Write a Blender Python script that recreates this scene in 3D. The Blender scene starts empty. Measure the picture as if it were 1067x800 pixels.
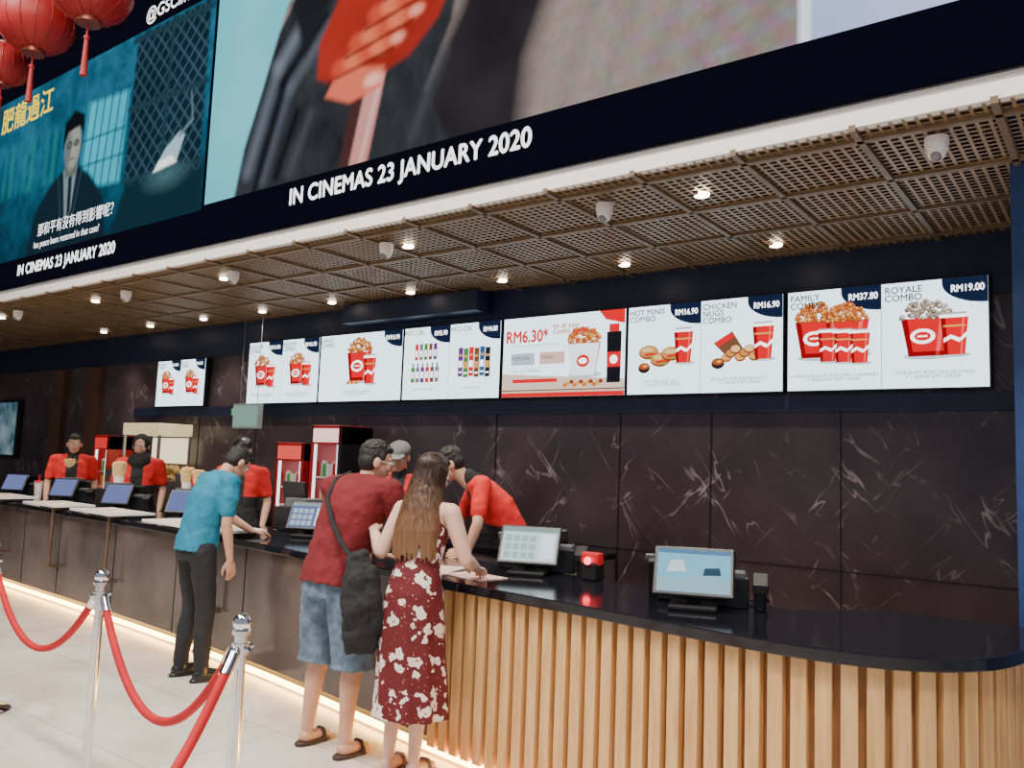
import bpy, bmesh, math, random
import numpy as np
from mathutils import Vector, Matrix, Euler
random.seed(4)
V=Vector
COL=bpy.context.scene.collection
# ------------------------------------------------------------------ materials
_m={}
def newmat(name):
    m=bpy.data.materials.new(name);m.use_nodes=True
    nt=m.node_tree;b=nt.nodes["Principled BSDF"];return m,nt,b
def pmat(name,col,rough=.5,metal=0.,var=.12,scale=12.,bump=0.,bscale=60.,emit=0.):
    if name in _m:return _m[name]
    m,nt,b=newmat(name);N=nt.nodes;L=nt.links
    tc=N.new("ShaderNodeTexCoord");no=N.new("ShaderNodeTexNoise");no.inputs["Scale"].default_value=scale;no.inputs["Detail"].default_value=3
    L.new(tc.outputs["Object"],no.inputs["Vector"])
    cr=N.new("ShaderNodeValToRGB");cr.color_ramp.elements[0].position=.3;cr.color_ramp.elements[1].position=.7
    cr.color_ramp.elements[0].color=(*[c*(1-var) for c in col],1);cr.color_ramp.elements[1].color=(*[min(1,c*(1+var)) for c in col],1)
    L.new(no.outputs["Fac"],cr.inputs[0]);L.new(cr.outputs[0],b.inputs["Base Color"])
    b.inputs["Roughness"].default_value=rough;b.inputs["Metallic"].default_value=metal
    if emit: 
        L.new(cr.outputs[0],b.inputs["Emission Color"]);b.inputs["Emission Strength"].default_value=emit
    if bump:
        n2=N.new("ShaderNodeTexNoise");n2.inputs["Scale"].default_value=bscale;n2.inputs["Detail"].default_value=4
        L.new(tc.outputs["Object"],n2.inputs["Vector"])
        bp=N.new("ShaderNodeBump");bp.inputs["Strength"].default_value=bump;bp.inputs["Distance"].default_value=.02
        L.new(n2.outputs["Fac"],bp.inputs["Height"]);L.new(bp.outputs[0],b.inputs["Normal"])
    _m[name]=m;return m
def emat(col,st=1.,name=None):
    k="emit_%.2f_%.2f_%.2f_%.1f"%(*col,st)
    if k in _m:return _m[k]
    m=bpy.data.materials.new(name or k);m.use_nodes=True;nt=m.node_tree;nt.nodes.clear()
    e=nt.nodes.new("ShaderNodeEmission");o=nt.nodes.new("ShaderNodeOutputMaterial");nt.links.new(e.outputs[0],o.inputs[0])
    e.inputs[0].default_value=(*col,1);e.inputs[1].default_value=st;_m[k]=m;return m
def emit_noise(name,c1,c2,scale,st,stretch=(1,1,1),c3=None,rough=.6):
    m=bpy.data.materials.new(name);m.use_nodes=True;nt=m.node_tree;nt.nodes.clear();N=nt.nodes;L=nt.links
    e=N.new("ShaderNodeEmission");o=N.new("ShaderNodeOutputMaterial");L.new(e.outputs[0],o.inputs[0])
    tc=N.new("ShaderNodeTexCoord");mp=N.new("ShaderNodeMapping");mp.inputs["Scale"].default_value=stretch
    no=N.new("ShaderNodeTexNoise");no.inputs["Scale"].default_value=scale;no.inputs["Detail"].default_value=5;no.inputs["Roughness"].default_value=rough
    L.new(tc.outputs["Object"],mp.inputs[0]);L.new(mp.outputs[0],no.inputs["Vector"])
    cr=N.new("ShaderNodeValToRGB");cr.color_ramp.elements[0].position=.35;cr.color_ramp.elements[1].position=.65
    cr.color_ramp.elements[0].color=(*c1,1);cr.color_ramp.elements[1].color=(*c2,1)
    if c3: 
        x=cr.color_ramp.elements.new(.5);x.color=(*c3,1)
    L.new(no.outputs["Fac"],cr.inputs[0]);L.new(cr.outputs[0],e.inputs[0]);e.inputs[1].default_value=st
    return m
M_black=pmat("black_plastic",(.012,.012,.014),.35)
M_grey=pmat("grey_plastic",(.12,.12,.13),.4)
M_blackfab=pmat("black_fabric",(.012,.012,.014),.85,bump=.3)
M_chrome=pmat("chrome",(.8,.8,.82),.12,1.,var=.03)
M_skin=pmat("skin",(.62,.34,.23),.5,var=.06,scale=20)
M_skin2=pmat("skin_light",(.74,.46,.35),.5,var=.05,scale=20)
M_hair=pmat("hair_black",(.012,.009,.008),.45,bump=.5,bscale=120)
M_white=pmat("white_paint",(.82,.78,.74),.5,var=.03)
def uniform():
    m,nt,b=newmat("staff_uniform");N=nt.nodes;L=nt.links
    tc=N.new("ShaderNodeTexCoord");sp=N.new("ShaderNodeSeparateXYZ");L.new(tc.outputs["Object"],sp.inputs[0])
    ab=N.new("ShaderNodeMath");ab.operation='ABSOLUTE';L.new(sp.outputs[0],ab.inputs[0])
    a=N.new("ShaderNodeMath");a.operation='LESS_THAN';a.inputs[1].default_value=.06;L.new(ab.outputs[0],a.inputs[0])
    z=N.new("ShaderNodeMath");z.operation='LESS_THAN';z.inputs[1].default_value=1.16;L.new(sp.outputs[2],z.inputs[0])
    mx=N.new("ShaderNodeMath");mx.operation='MAXIMUM';L.new(a.outputs[0],mx.inputs[0]);L.new(z.outputs[0],mx.inputs[1])
    c=N.new("ShaderNodeMixRGB");L.new(mx.outputs[0],c.inputs[0]);c.inputs[1].default_value=(.66,.016,.016,1);c.inputs[2].default_value=(.015,.015,.018,1);L.new(c.outputs[0],b.inputs["Base Color"]);b.inputs["Roughness"].default_value=.8
    return m
M_redfab=uniform()
M_eye=pmat("eye_white",(.8,.8,.8),.2,var=.02)
M_pupil=pmat("pupil",(.02,.012,.01),.2)
M_lip=pmat("lips",(.5,.17,.14),.5)
def marble(name,base,vein,rough,vs=1.0,amt=.5):
    m,nt,b=newmat(name);N=nt.nodes;L=nt.links
    tc=N.new("ShaderNodeTexCoord")
    def veins(rot,sc,scale,wid,off,th=.47):
        mp=N.new("ShaderNodeMapping");mp.vector_type='TEXTURE';mp.inputs["Rotation"].default_value=rot;mp.inputs["Scale"].default_value=sc;mp.inputs["Location"].default_value=(off,off*.7,off*.3)
        L.new(tc.outputs["Object"],mp.inputs[0])
        no=N.new("ShaderNodeTexNoise");no.inputs["Scale"].default_value=scale;no.inputs["Detail"].default_value=3;no.inputs["Distortion"].default_value=.3
        L.new(mp.outputs[0],no.inputs["Vector"])
        s=N.new("ShaderNodeMath");s.operation='SUBTRACT';s.inputs[1].default_value=.5;L.new(no.outputs["Fac"],s.inputs[0])
        a=N.new("ShaderNodeMath");a.operation='ABSOLUTE';L.new(s.outputs[0],a.inputs[0])
        r=N.new("ShaderNodeMapRange");r.inputs["From Min"].default_value=0;r.inputs["From Max"].default_value=wid;r.inputs["To Min"].default_value=1;r.inputs["To Max"].default_value=0
        L.new(a.outputs[0],r.inputs["Value"])
        n2=N.new("ShaderNodeTexNoise");n2.inputs["Scale"].default_value=3.*vs;n2.inputs["Detail"].default_value=2
        mp2=N.new("ShaderNodeMapping");mp2.inputs["Location"].default_value=(off*3,0,off);L.new(tc.outputs["Object"],mp2.inputs[0]);L.new(mp2.outputs[0],n2.inputs["Vector"])
        r2=N.new("ShaderNodeMapRange");r2.inputs["From Min"].default_value=th;r2.inputs["From Max"].default_value=.66
        L.new(n2.outputs["Fac"],r2.inputs["Value"])
        mu=N.new("ShaderNodeMath");mu.operation='MULTIPLY';L.new(r.outputs[0],mu.inputs[0]);L.new(r2.outputs[0],mu.inputs[1]);return mu
    v1=veins((0,math.radians(52),0),(1.6,1,.35),1.5*vs,.010,1.3)
    v2=veins((0,math.radians(-48),0),(1.8,1,.35),1.7*vs,.008,4.1,.5)
    ad=N.new("ShaderNodeMath");ad.operation='ADD';ad.use_clamp=True;L.new(v1.outputs[0],ad.inputs[0]);L.new(v2.outputs[0],ad.inputs[1])
    ml=N.new("ShaderNodeMath");ml.operation='MULTIPLY';ml.inputs[1].default_value=amt;L.new(ad.outputs[0],ml.inputs[0])
    nb=N.new("ShaderNodeTexNoise");nb.inputs["Scale"].default_value=1.6;nb.inputs["Detail"].default_value=5;L.new(tc.outputs["Object"],nb.inputs["Vector"])
    cr=N.new("ShaderNodeValToRGB");cr.color_ramp.elements[0].position=.3;cr.color_ramp.elements[1].position=.75
    cr.color_ramp.elements[0].color=(*[c*.6 for c in base],1);cr.color_ramp.elements[1].color=(*[c*1.5 for c in base],1);L.new(nb.outputs["Fac"],cr.inputs[0])
    mx=N.new("ShaderNodeMixRGB");L.new(ml.outputs[0],mx.inputs[0]);L.new(cr.outputs[0],mx.inputs[1]);mx.inputs[2].default_value=(*vein,1)
    L.new(mx.outputs[0],b.inputs["Base Color"]);b.inputs["Roughness"].default_value=rough
    return m
M_wall=marble("dark_marble_wall",(.068,.048,.056),(.65,.55,.54),.3,amt=.6)
M_cfront=marble("dark_counter_marble",(.11,.085,.078),(.4,.33,.3),.12,amt=.15)
M_navy=pmat("navy_wall",(.012,.02,.055),.4)
M_top=pmat("black_stone",(.008,.008,.012),.1,var=.4,scale=40)
def wood():
    m,nt,b=newmat("oak_slats");N=nt.nodes;L=nt.links
    tc=N.new("ShaderNodeTexCoord");mp=N.new("ShaderNodeMapping");mp.inputs["Scale"].default_value=(12,12,1.1);L.new(tc.outputs["Object"],mp.inputs[0])
    no=N.new("ShaderNodeTexNoise");no.inputs["Scale"].default_value=2.5;no.inputs["Detail"].default_value=6;no.inputs["Distortion"].default_value=.5;L.new(mp.outputs[0],no.inputs["Vector"])
    cr=N.new("ShaderNodeValToRGB");cr.color_ramp.elements[0].position=.3;cr.color_ramp.elements[1].position=.72
    cr.color_ramp.elements[0].color=(.58,.32,.12,1);cr.color_ramp.elements[1].color=(.8,.5,.22,1)
    L.new(no.outputs["Fac"],cr.inputs[0]);L.new(cr.outputs[0],b.inputs["Base Color"]);b.inputs["Roughness"].default_value=.5
    return m
M_wood=wood()
M_wooddk=pmat("oak_backing",(.4,.2,.075),.6)
def floor_mat():
    m,nt,b=newmat("cream_tile_floor");N=nt.nodes;L=nt.links
    tc=N.new("ShaderNodeTexCoord");br=N.new("ShaderNodeTexBrick");br.offset=0
    br.inputs["Scale"].default_value=1;br.inputs["Brick Width"].default_value=.8;br.inputs["Row Height"].default_value=.8;br.inputs["Mortar Size"].default_value=.003
    br.inputs["Color1"].default_value=(1,1,1,1);br.inputs["Color2"].default_value=(.96,.96,.96,1);br.inputs["Mortar"].default_value=(.45,.42,.4,1)
    L.new(tc.outputs["Object"],br.inputs["Vector"])
    no=N.new("ShaderNodeTexNoise");no.inputs["Scale"].default_value=1.3;no.inputs["Detail"].default_value=7;no.inputs["Distortion"].default_value=1.2;L.new(tc.outputs["Object"],no.inputs["Vector"])
    cr=N.new("ShaderNodeValToRGB");cr.color_ramp.elements[0].position=.35;cr.color_ramp.elements[1].position=.65
    cr.color_ramp.elements[0].color=(.64,.56,.48,1);cr.color_ramp.elements[1].color=(.82,.76,.68,1);L.new(no.outputs["Fac"],cr.inputs[0])
    mx=N.new("ShaderNodeMixRGB");mx.blend_type='MULTIPLY';mx.inputs[0].default_value=1;L.new(cr.outputs[0],mx.inputs[1]);L.new(br.outputs["Color"],mx.inputs[2])
    L.new(mx.outputs[0],b.inputs["Base Color"]);b.inputs["Roughness"].default_value=.25;return m
def lattice_mat():
    m,nt,b=newmat("open_cell_mesh_panel");N=nt.nodes;L=nt.links
    tc=N.new("ShaderNodeTexCoord");sp=N.new("ShaderNodeSeparateXYZ");L.new(tc.outputs["Object"],sp.inputs[0])
    def ma(op,a,bv=None,lb=None):
        n=N.new("ShaderNodeMath");n.operation=op
        if isinstance(a,(int,float)):n.inputs[0].default_value=a
        else:L.new(a,n.inputs[0])
        if lb is not None:L.new(lb,n.inputs[1])
        elif bv is not None:n.inputs[1].default_value=bv
        return n.outputs[0]
    x=sp.outputs[0];y=sp.outputs[1];k=20.
    u=ma('MULTIPLY',x,k);v=ma('MULTIPLY',y,k)
    fu=ma('ABSOLUTE',ma('SUBTRACT',ma('FRACT',u),.5));fv=ma('ABSOLUTE',ma('SUBTRACT',ma('FRACT',v),.5))
    mx=ma('MAXIMUM',fu,lb=fv);wire=ma('GREATER_THAN',mx,.345)
    b.inputs["Base Color"].default_value=(.27,.17,.085,1);b.inputs["Roughness"].default_value=.45;b.inputs["Metallic"].default_value=.15
    tr=N.new("ShaderNodeBsdfTransparent");ms=N.new("ShaderNodeMixShader");L.new(wire,ms.inputs[0]);L.new(tr.outputs[0],ms.inputs[1]);L.new(b.outputs[0],ms.inputs[2])
    L.new(ms.outputs[0],N["Material Output"].inputs[0]);return m
def floral():
    m,nt,b=newmat("floral_fabric");N=nt.nodes;L=nt.links
    tc=N.new("ShaderNodeTexCoord");n0=N.new("ShaderNodeTexNoise");n0.inputs["Scale"].default_value=24;L.new(tc.outputs["Object"],n0.inputs["Vector"])
    mm=N.new("ShaderNodeMixRGB");mm.blend_type='ADD';mm.inputs[0].default_value=.085;L.new(tc.outputs["Object"],mm.inputs[1]);L.new(n0.outputs["Color"],mm.inputs[2])
    vo=N.new("ShaderNodeTexVoronoi");vo.inputs["Scale"].default_value=13;L.new(mm.outputs[0],vo.inputs["Vector"])
    cr=N.new("ShaderNodeValToRGB");cr.color_ramp.interpolation='CONSTANT'
    e=cr.color_ramp.elements;e[0].color=(.5,.1,.08,1);e[0].position=0;e[1].position=.12;e[1].color=(.8,.72,.66,1)
    x=e.new(.41);x.color=(.12,.006,.01,1)
    L.new(vo.outputs["Distance"],cr.inputs[0])
    v2=N.new("ShaderNodeTexVoronoi");v2.inputs["Scale"].default_value=36;L.new(mm.outputs[0],v2.inputs["Vector"])
    c2=N.new("ShaderNodeValToRGB");c2.color_ramp.interpolation='CONSTANT';c2.color_ramp.elements[0].color=(1,1,1,1);c2.color_ramp.elements[1].position=.15;c2.color_ramp.elements[1].color=(0,0,0,1);L.new(v2.outputs["Distance"],c2.inputs[0])
    mx=N.new("ShaderNodeMixRGB");L.new(c2.outputs[0],mx.inputs[0]);L.new(cr.outputs[0],mx.inputs[1]);mx.inputs[2].default_value=(.6,.28,.2,1)
    L.new(mx.outputs[0],b.inputs["Base Color"]);b.inputs["Roughness"].default_value=.8;return m
def ombre():
    m,nt,b=newmat("brown_hair");N=nt.nodes;L=nt.links
    tc=N.new("ShaderNodeTexCoord");sp=N.new("ShaderNodeSeparateXYZ");L.new(tc.outputs["Object"],sp.inputs[0])
    mp=N.new("ShaderNodeMapping");mp.inputs["Scale"].default_value=(90,90,5);L.new(tc.outputs["Object"],mp.inputs[0])
    no=N.new("ShaderNodeTexNoise");no.inputs["Scale"].default_value=1;L.new(mp.outputs[0],no.inputs["Vector"])
    r=N.new("ShaderNodeMapRange");r.inputs["From Min"].default_value=1.55;r.inputs["From Max"].default_value=1.15;r.inputs["To Max"].default_value=.55;L.new(sp.outputs[2],r.inputs["Value"])
    a=N.new("ShaderNodeMath");a.operation='MULTIPLY_ADD';L.new(no.outputs["Fac"],a.inputs[0]);a.inputs[1].default_value=.9;L.new(r.outputs[0],a.inputs[2])
    cr=N.new("ShaderNodeValToRGB");cr.color_ramp.elements[0].position=.45;cr.color_ramp.elements[0].color=(.02,.009,.006,1);cr.color_ramp.elements[1].position=1.;cr.color_ramp.elements[1].color=(.2,.1,.045,1)
    L.new(a.outputs[0],cr.inputs[0]);L.new(cr.outputs[0],b.inputs["Base Color"]);b.inputs["Roughness"].default_value=.42
    bp=N.new("ShaderNodeBump");bp.inputs["Strength"].default_value=.6;bp.inputs["Distance"].default_value=.01;L.new(no.outputs["Fac"],bp.inputs["Height"]);L.new(bp.outputs[0],b.inputs["Normal"]);return m
# ------------------------------------------------------------------ builders
def link(o,parent=None,keep=True):
    COL.objects.link(o)
    if parent is not None:
        o.parent=parent
        if keep:o.matrix_parent_inverse=parent.matrix_basis.inverted()
    return o
def empty(name,loc=(0,0,0),rz=0,scale=1):
    e=bpy.data.objects.new(name,None);e.empty_display_size=.1;COL.objects.link(e)
    e.matrix_basis=Matrix.Translation(V(loc))@Matrix.Rotation(rz,4,'Z')@Matrix.Scale(scale,4);return e
class MB:
    def __init__(s):s.bm=bmesh.new();s.mats=[]
    def mi(s,m):
        if m not in s.mats:s.mats.append(m)
        return s.mats.index(m)
    def _set(s,n,m):
        s.bm.faces.ensure_lookup_table();k=s.mi(m)
        for i in range(n,len(s.bm.faces)):s.bm.faces[i].material_index=k
    def box(s,c,size,m,rot=None):
        n=len(s.bm.faces);mt=Matrix.Translation(V(c))
        if rot is not None:mt=mt@(rot.to_matrix().to_4x4() if isinstance(rot,Euler) else rot)
        mt=mt@Matrix.Diagonal((*size,1));bmesh.ops.create_cube(s.bm,size=1,matrix=mt);s._set(n,m)
    def cyl(s,p,q,r,m,r2=None,seg=16):
        n=len(s.bm.faces);p=V(p);q=V(q);d=q-p
        mt=Matrix.Translation((p+q)/2)@d.to_track_quat('Z','Y').to_matrix().to_4x4()
        bmesh.ops.create_cone(s.bm,cap_ends=True,segments=seg,radius1=r,radius2=r if r2 is None else r2,depth=d.length,matrix=mt);s._set(n,m)
    def sph(s,c,r,m,rot=None,seg=16):
        n=len(s.bm.faces)
        if isinstance(r,(int,float)):r=(r,r,r)
        mt=Matrix.Translation(V(c))
        if rot is not None:mt=mt@rot.to_matrix().to_4x4()
        mt=mt@Matrix.Diagonal((*r,1));bmesh.ops.create_uvsphere(s.bm,u_segments=seg,v_segments=max(8,seg//2+2),radius=1,matrix=mt);s._set(n,m)
    def poly(s,pts,m):
        n=len(s.bm.faces);s.bm.faces.new([s.bm.verts.new(p) for p in pts]);s._set(n,m)
    def prism(s,pts,z0,z1,m):
        n=len(s.bm.faces);a=[s.bm.verts.new((p[0],p[1],z0)) for p in pts];b=[s.bm.verts.new((p[0],p[1],z1)) for p in pts];k=len(pts)
        s.bm.faces.new(a[::-1]);s.bm.faces.new(b)
        for i in range(k):s.bm.faces.new((a[i],a[(i+1)%k],b[(i+1)%k],b[i]))
        s._set(n,m)
    def build(s,name,parent=None,bevel=0,smooth=False,keep=True):
        me=bpy.data.meshes.new(name);s.bm.to_mesh(me);s.bm.free()
        for m in s.mats:me.materials.append(m)
        if smooth:
            for p in me.polygons:p.use_smooth=True
        o=bpy.data.objects.new(name,me);link(o,parent,keep)
        if bevel:
            b=o.modifiers.new("bevel","BEVEL");b.width=bevel;b.segments=2;b.limit_method='ANGLE'
        if smooth:
            try:me.set_sharp_from_angle(angle=math.radians(40))
            except Exception:pass
        return o
class Canvas:   # flat artwork lying on a vertical plane y = const
    def __init__(s,y):s.y=y;s.mb=MB()
    def poly(s,pts,m,l=1):s.mb.poly([(p[0],s.y-l*.0015,p[1]) for p in pts],m)
    def rect(s,x0,z0,x1,z1,m,l=1):s.poly([(x0,z0),(x1,z0),(x1,z1),(x0,z1)],m,l)
    def ell(s,cx,cz,rx,rz,m,l=1,n=18):s.poly([(cx+rx*math.cos(i*2*math.pi/n),cz+rz*math.sin(i*2*math.pi/n)) for i in range(n)],m,l)
    def build(s,name,parent=None):return s.mb.build(name,parent)
def text(body,x,z,size,m,y,parent,align='LEFT',bold=0.,sx=1.,name="lettering"):
    cu=bpy.data.curves.new(name,'FONT');cu.body=body;cu.size=size;cu.align_x=align;cu.space_line=.85;cu.materials.append(m)
    if bold:cu.space_character=1.03
    for dx,dz in ([(0,0)] if not bold else [(-bold,0),(bold,0),(0,bold),(0,-bold)]):
        o=bpy.data.objects.new(name,cu);o.location=(x+dx,y,z+dz);o.rotation_euler=(math.pi/2,0,0);o.scale=(sx,1,1);link(o,parent)
    return o
def curve(name,pts,r,m,parent=None,keep=True,cyc=False):
    cu=bpy.data.curves.new(name,'CURVE');cu.dimensions='3D';cu.bevel_depth=r;cu.bevel_resolution=3;cu.use_fill_caps=True
    sp=cu.splines.new('POLY');sp.points.add(len(pts)-1)
    for i,p in enumerate(pts):sp.points[i].co=(*p,1)
    sp.use_smooth=True;cu.materials.append(m);o=bpy.data.objects.new(name,cu);link(o,parent,keep);return o
# per-vertex coloured flat picture on an emissive LED surface
class Paint:
    def __init__(s,x0,x1,z0,z1,step):
        s.nx=int((x1-x0)/step)+1;s.nz=int((z1-z0)/step)+1
        s.X,s.Z=np.meshgrid(np.linspace(x0,x1,s.nx),np.linspace(z0,z1,s.nz));s.img=np.zeros(s.X.shape+(3,))
    def noise(s,sc,seed,sx=1.,sz=1.):
        rs=np.random.RandomState(seed);g=rs.rand(64,64);u=(s.X*sc*sx)%63;v=(s.Z*sc*sz)%63
        i=np.floor(u).astype(int);j=np.floor(v).astype(int);fu=u-i;fv=v-j;fu=fu*fu*(3-2*fu);fv=fv*fv*(3-2*fv);i%=63;j%=63
        return (g[j,i]*(1-fu)+g[j,i+1]*fu)*(1-fv)+(g[j+1,i]*(1-fu)+g[j+1,i+1]*fu)*fv
    def fbm(s,sc,seed,sx=1.,sz=1.):return (s.noise(sc,seed,sx,sz)+.5*s.noise(sc*2.1,seed+1,sx,sz)+.25*s.noise(sc*4.3,seed+2,sx,sz))/1.75
    def mask(s,P,blur):
        X,Z=s.X,s.Z;d=np.full(X.shape,1e9);ins=np.zeros(X.shape,bool);n=len(P)
        for k in range(n):
            ax,az=P[k];bx,bz=P[(k+1)%n];ex,ez=bx-ax,bz-az
            t=np.clip(((X-ax)*ex+(Z-az)*ez)/(ex*ex+ez*ez+1e-12),0,1);d=np.minimum(d,(X-ax-t*ex)**2+(Z-az-t*ez)**2)
            c=((az>Z)!=(bz>Z))&(X<(bx-ax)*(Z-az)/((bz-az) if bz!=az else 1e-9)+ax);ins^=c
        d=np.sqrt(d);d=np.where(ins,-d,d);return np.clip(.5-d/blur,0,1)
    def apply(s,m,c):
        c=np.asarray(c,float);s.img=s.img*(1-m[...,None])+c*m[...,None]
    def fill(s,P,c,blur=.03,a=1.):s.apply(s.mask(P,blur)*a,c)
    def stroke(s,a,b,w,c,blur=.03,al=1.):
        ex,ez=b[0]-a[0],b[1]-a[1];t=np.clip(((s.X-a[0])*ex+(s.Z-a[1])*ez)/(ex*ex+ez*ez+1e-12),0,1)
        d=np.sqrt((s.X-a[0]-t*ex)**2+(s.Z-a[1]-t*ez)**2)-w/2;s.apply(np.clip(.5-d/blur,0,1)*al,c)
    def ell(s,cx,cz,rx,rz,c,blur=.03,a=1.):
        d=(np.sqrt(((s.X-cx)/rx)**2+((s.Z-cz)/rz)**2)-1)*min(rx,rz);s.apply(np.clip(.5-d/blur,0,1)*a,c)
    def build(s,name,y,parent,st):
        vs=np.stack([s.X.ravel(),np.full(s.X.size,y),s.Z.ravel()],1);nx,nz=s.nx,s.nz
        idx=np.arange(nx*nz).reshape(nz,nx);f=np.stack([idx[:-1,:-1],idx[:-1,1:],idx[1:,1:],idx[1:,:-1]],-1).reshape(-1,4)
        me=bpy.data.meshes.new(name);me.from_pydata(vs.tolist(),[],f.tolist())
        at=me.color_attributes.new("picture",'FLOAT_COLOR','POINT');col=np.ones((nx*nz,4),np.float32);col[:,:3]=np.clip(s.img,0,1).reshape(-1,3);at.data.foreach_set("color",col.ravel())
        m=bpy.data.materials.new(name+"_led");m.use_nodes=True;nt=m.node_tree;nt.nodes.clear();e=nt.nodes.new("ShaderNodeEmission");o=nt.nodes.new("ShaderNodeOutputMaterial");a=nt.nodes.new("ShaderNodeVertexColor");a.layer_name="picture"
        nt.links.new(a.outputs[0],e.inputs[0]);nt.links.new(e.outputs[0],o.inputs[0]);e.inputs[1].default_value=st;me.materials.append(m)
        ob=bpy.data.objects.new(name,me);link(ob,parent);return ob
# ------------------------------------------------------------------ room
HC=3.097;YB=3.645;YW=5.67
def slab(name,lo,hi,m):
    b=MB();c=[(lo[i]+hi[i])/2 for i in range(3)];b.box(c,[hi[i]-lo[i] for i in range(3)],m);return b.build(name)
slab("floor",(-18,-4,-.1),(4,8,0),floor_mat())
slab("wall_back",(-18,YW,0),(2,YW+.2,7),M_wall)
up=MB()
up.box((-8.5,YW-.01,2.93),(17,.02,.42),M_navy);up.box((-5.4,YW-.02,2.07),(9.9,.04,.11),M_navy)
up.build("trim_1")
slab("wall_right",(-.44,4.44,0),(2,YW-.001,HC+.3),pmat("blue_wall",(.018,.045,.14),.4))
slab("wall_left",(-18.2,-4,0),(-18,8,7),pmat("dark_wall",(.03,.028,.03),.6))
slab("ceiling",(-18,-4,7.0),(4,YB+.3,7.2),pmat("hall_ceiling",(.03,.03,.035),.8))
slab("ceiling_plenum",(-18,YB+.3,3.62),(2,YW,3.7),pmat("plenum",(.09,.055,.03),.9))
jm=pmat("joint",(.01,.008,.008),.6);j=MB()
for x in (-8.9,-7.8,-4.42,-3.2,-2.45,-1.55):j.box((x,YW-.003,1.05),(.008,.006,2.1),jm)
j.box((-5,YW-.003,.98),(9,.006,.008),jm);j.build("trim_2")
c=MB();lm=lattice_mat();c.poly([(-18,YB+.02,HC),(2,YB+.02,HC),(2,YW,HC),(-18,YW,HC)],lm);c.build("ceiling_mesh_panel")
fr=MB();fm=pmat("panel_frame",(.15,.095,.05),.5)
for i in range(0,34):
    x=-.41-.54*i;fr.box((x,(YB+YW)/2,HC-.002),(.03,YW-YB,.03),fm)
for y in (3.79,4.37,4.95,5.5):fr.box((-8,y,HC-.002),(20,.03,.03),fm)
fr.build("ceiling_frame")
fa=MB();fa.box((-8,YB+.03,3.15),(20,.06,.105),M_white);fa.build("trim_3")
bk=MB();bk.box((-8,YB+.16,5.1),(20,.2,3.8),M_black);bk.box((-8,YB+.025,5.1),(20,.09,3.8),M_black);bk.build("wall_bulkhead")
slab("trim_4",(-6.2,YW-.25,2.9),(-4.5,YW-.02,HC-.02),M_navy)
# downlights
dl=emat((1,.88,.7),16);trimm=pmat("downlight_trim",(.35,.28,.2),.5)
for yy,xs in ((4.08,[-1.84,-4.03,-6.2,-8.4,-10.6]),(5.24,[-1.84,-2.96,-4.09,-5.12,-6.16,-7.24,-8.3,-9.4,-10.5])):
    for x in xs:
        b=MB();b.cyl((x,yy,HC-.03),(x,yy,HC-.016),.04,trimm,.043,24);b.cyl((x,yy,HC-.034),(x,yy,HC-.0305),.03,dl,seg=20);d=b.build("recessed_downlight")
        L=bpy.data.lights.new("spot","SPOT");L.energy=55;L.spot_size=math.radians(100);L.spot_blend=.8;L.shadow_soft_size=.04;L.color=(1,.88,.74)
        o=bpy.data.objects.new("downlight_lamp",L);o.location=(x,yy,HC-.045);link(o,d)
for x in (-.66,-2.38,-4.13,-5.91,-7.6,-9.9):
    y=3.97 if x<-1 else 3.9;h=HC-.018
    b=MB();b.cyl((x,y,h-.03),(x,y,h),.05,M_white,seg=24);b.cyl((x,y,h-.06),(x,y,h-.03),.045,M_white,.05,24);b.sph((x,y,h-.06),(.042,.042,.045),M_white);b.sph((x,y-.01,h-.075),(.028,.03,.034),pmat("dome_glass",(.2,.2,.22),.15))
    b.build("dome_security_camera",smooth=True)
# ------------------------------------------------------------------ LED video wall
led=empty("led_video_wall",(-5,YB-.03,4));yl=YB-.022
cv=Canvas(yl);K=emat((.004,.004,.01),1)
cv.rect(-18,3.2,2,6.99,K,0);cv.build("screen_panel",led)
p=Paint(-11.6,-5.88,3.5,5.32,.0145);X,Z=p.X,p.Z
n=p.fbm(1.3,3);n2=p.fbm(9,8)
base=np.stack([.006+.012*n,.03+.09*n,.055+.14*n],-1)*(.5+.9*n2)[...,None];p.img=base*(.3+.9*np.clip((Z-3.4)/1.2,0,1))[...,None]
for k in range(12):
    x=-9.9+k*.16;p.fill([(x,4.2),(x+.1,4.2),(x+.12,4.75),(x+.02,4.75)],(.01,.12+.03*(k%3),.17),.05,.5)
p.fill([(-8.0,4.02),(-7.22,3.98),(-7.16,4.82),(-7.9,4.86)],np.stack([.02+.03*n,.24+.25*n,.34+.3*n],-1),.06)
for i in range(6):p.stroke((-7.98+i*.14,4.0),(-7.88+i*.14,4.85),.02,(.005,.05,.07),.03)
for z in (4.25,4.5):p.stroke((-8.,z),(-7.2,z-.02),.015,(.005,.05,.07),.03)
pan=[(-7.14,3.92),(-5.95,3.72),(-5.95,5.3),(-7.08,5.3)];pm_=p.mask(pan,.04)
lat=np.maximum(np.abs(((X+Z)*6.5)%1-.5),np.abs(((X-Z)*6.5)%1-.5));lw=np.clip((lat-.38)/.06,0,1)
p.apply(pm_,np.stack([.005+.022*lw,.014+.05*lw,.026+.065*lw],-1)*(.5+.8*n)[...,None])
for z in (3.95,4.62,5.26):p.stroke((-7.14,z),(-5.93,z-.03),.05,(.012,.035,.05),.03)
p.stroke((-6.55,3.9),(-6.5,5.3),.05,(.012,.035,.05),.03)
p.fill([(-7.3,3.5),(-5.9,3.5),(-5.9,3.86),(-7.1,3.92)],(.006,.02,.03),.06)
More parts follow.
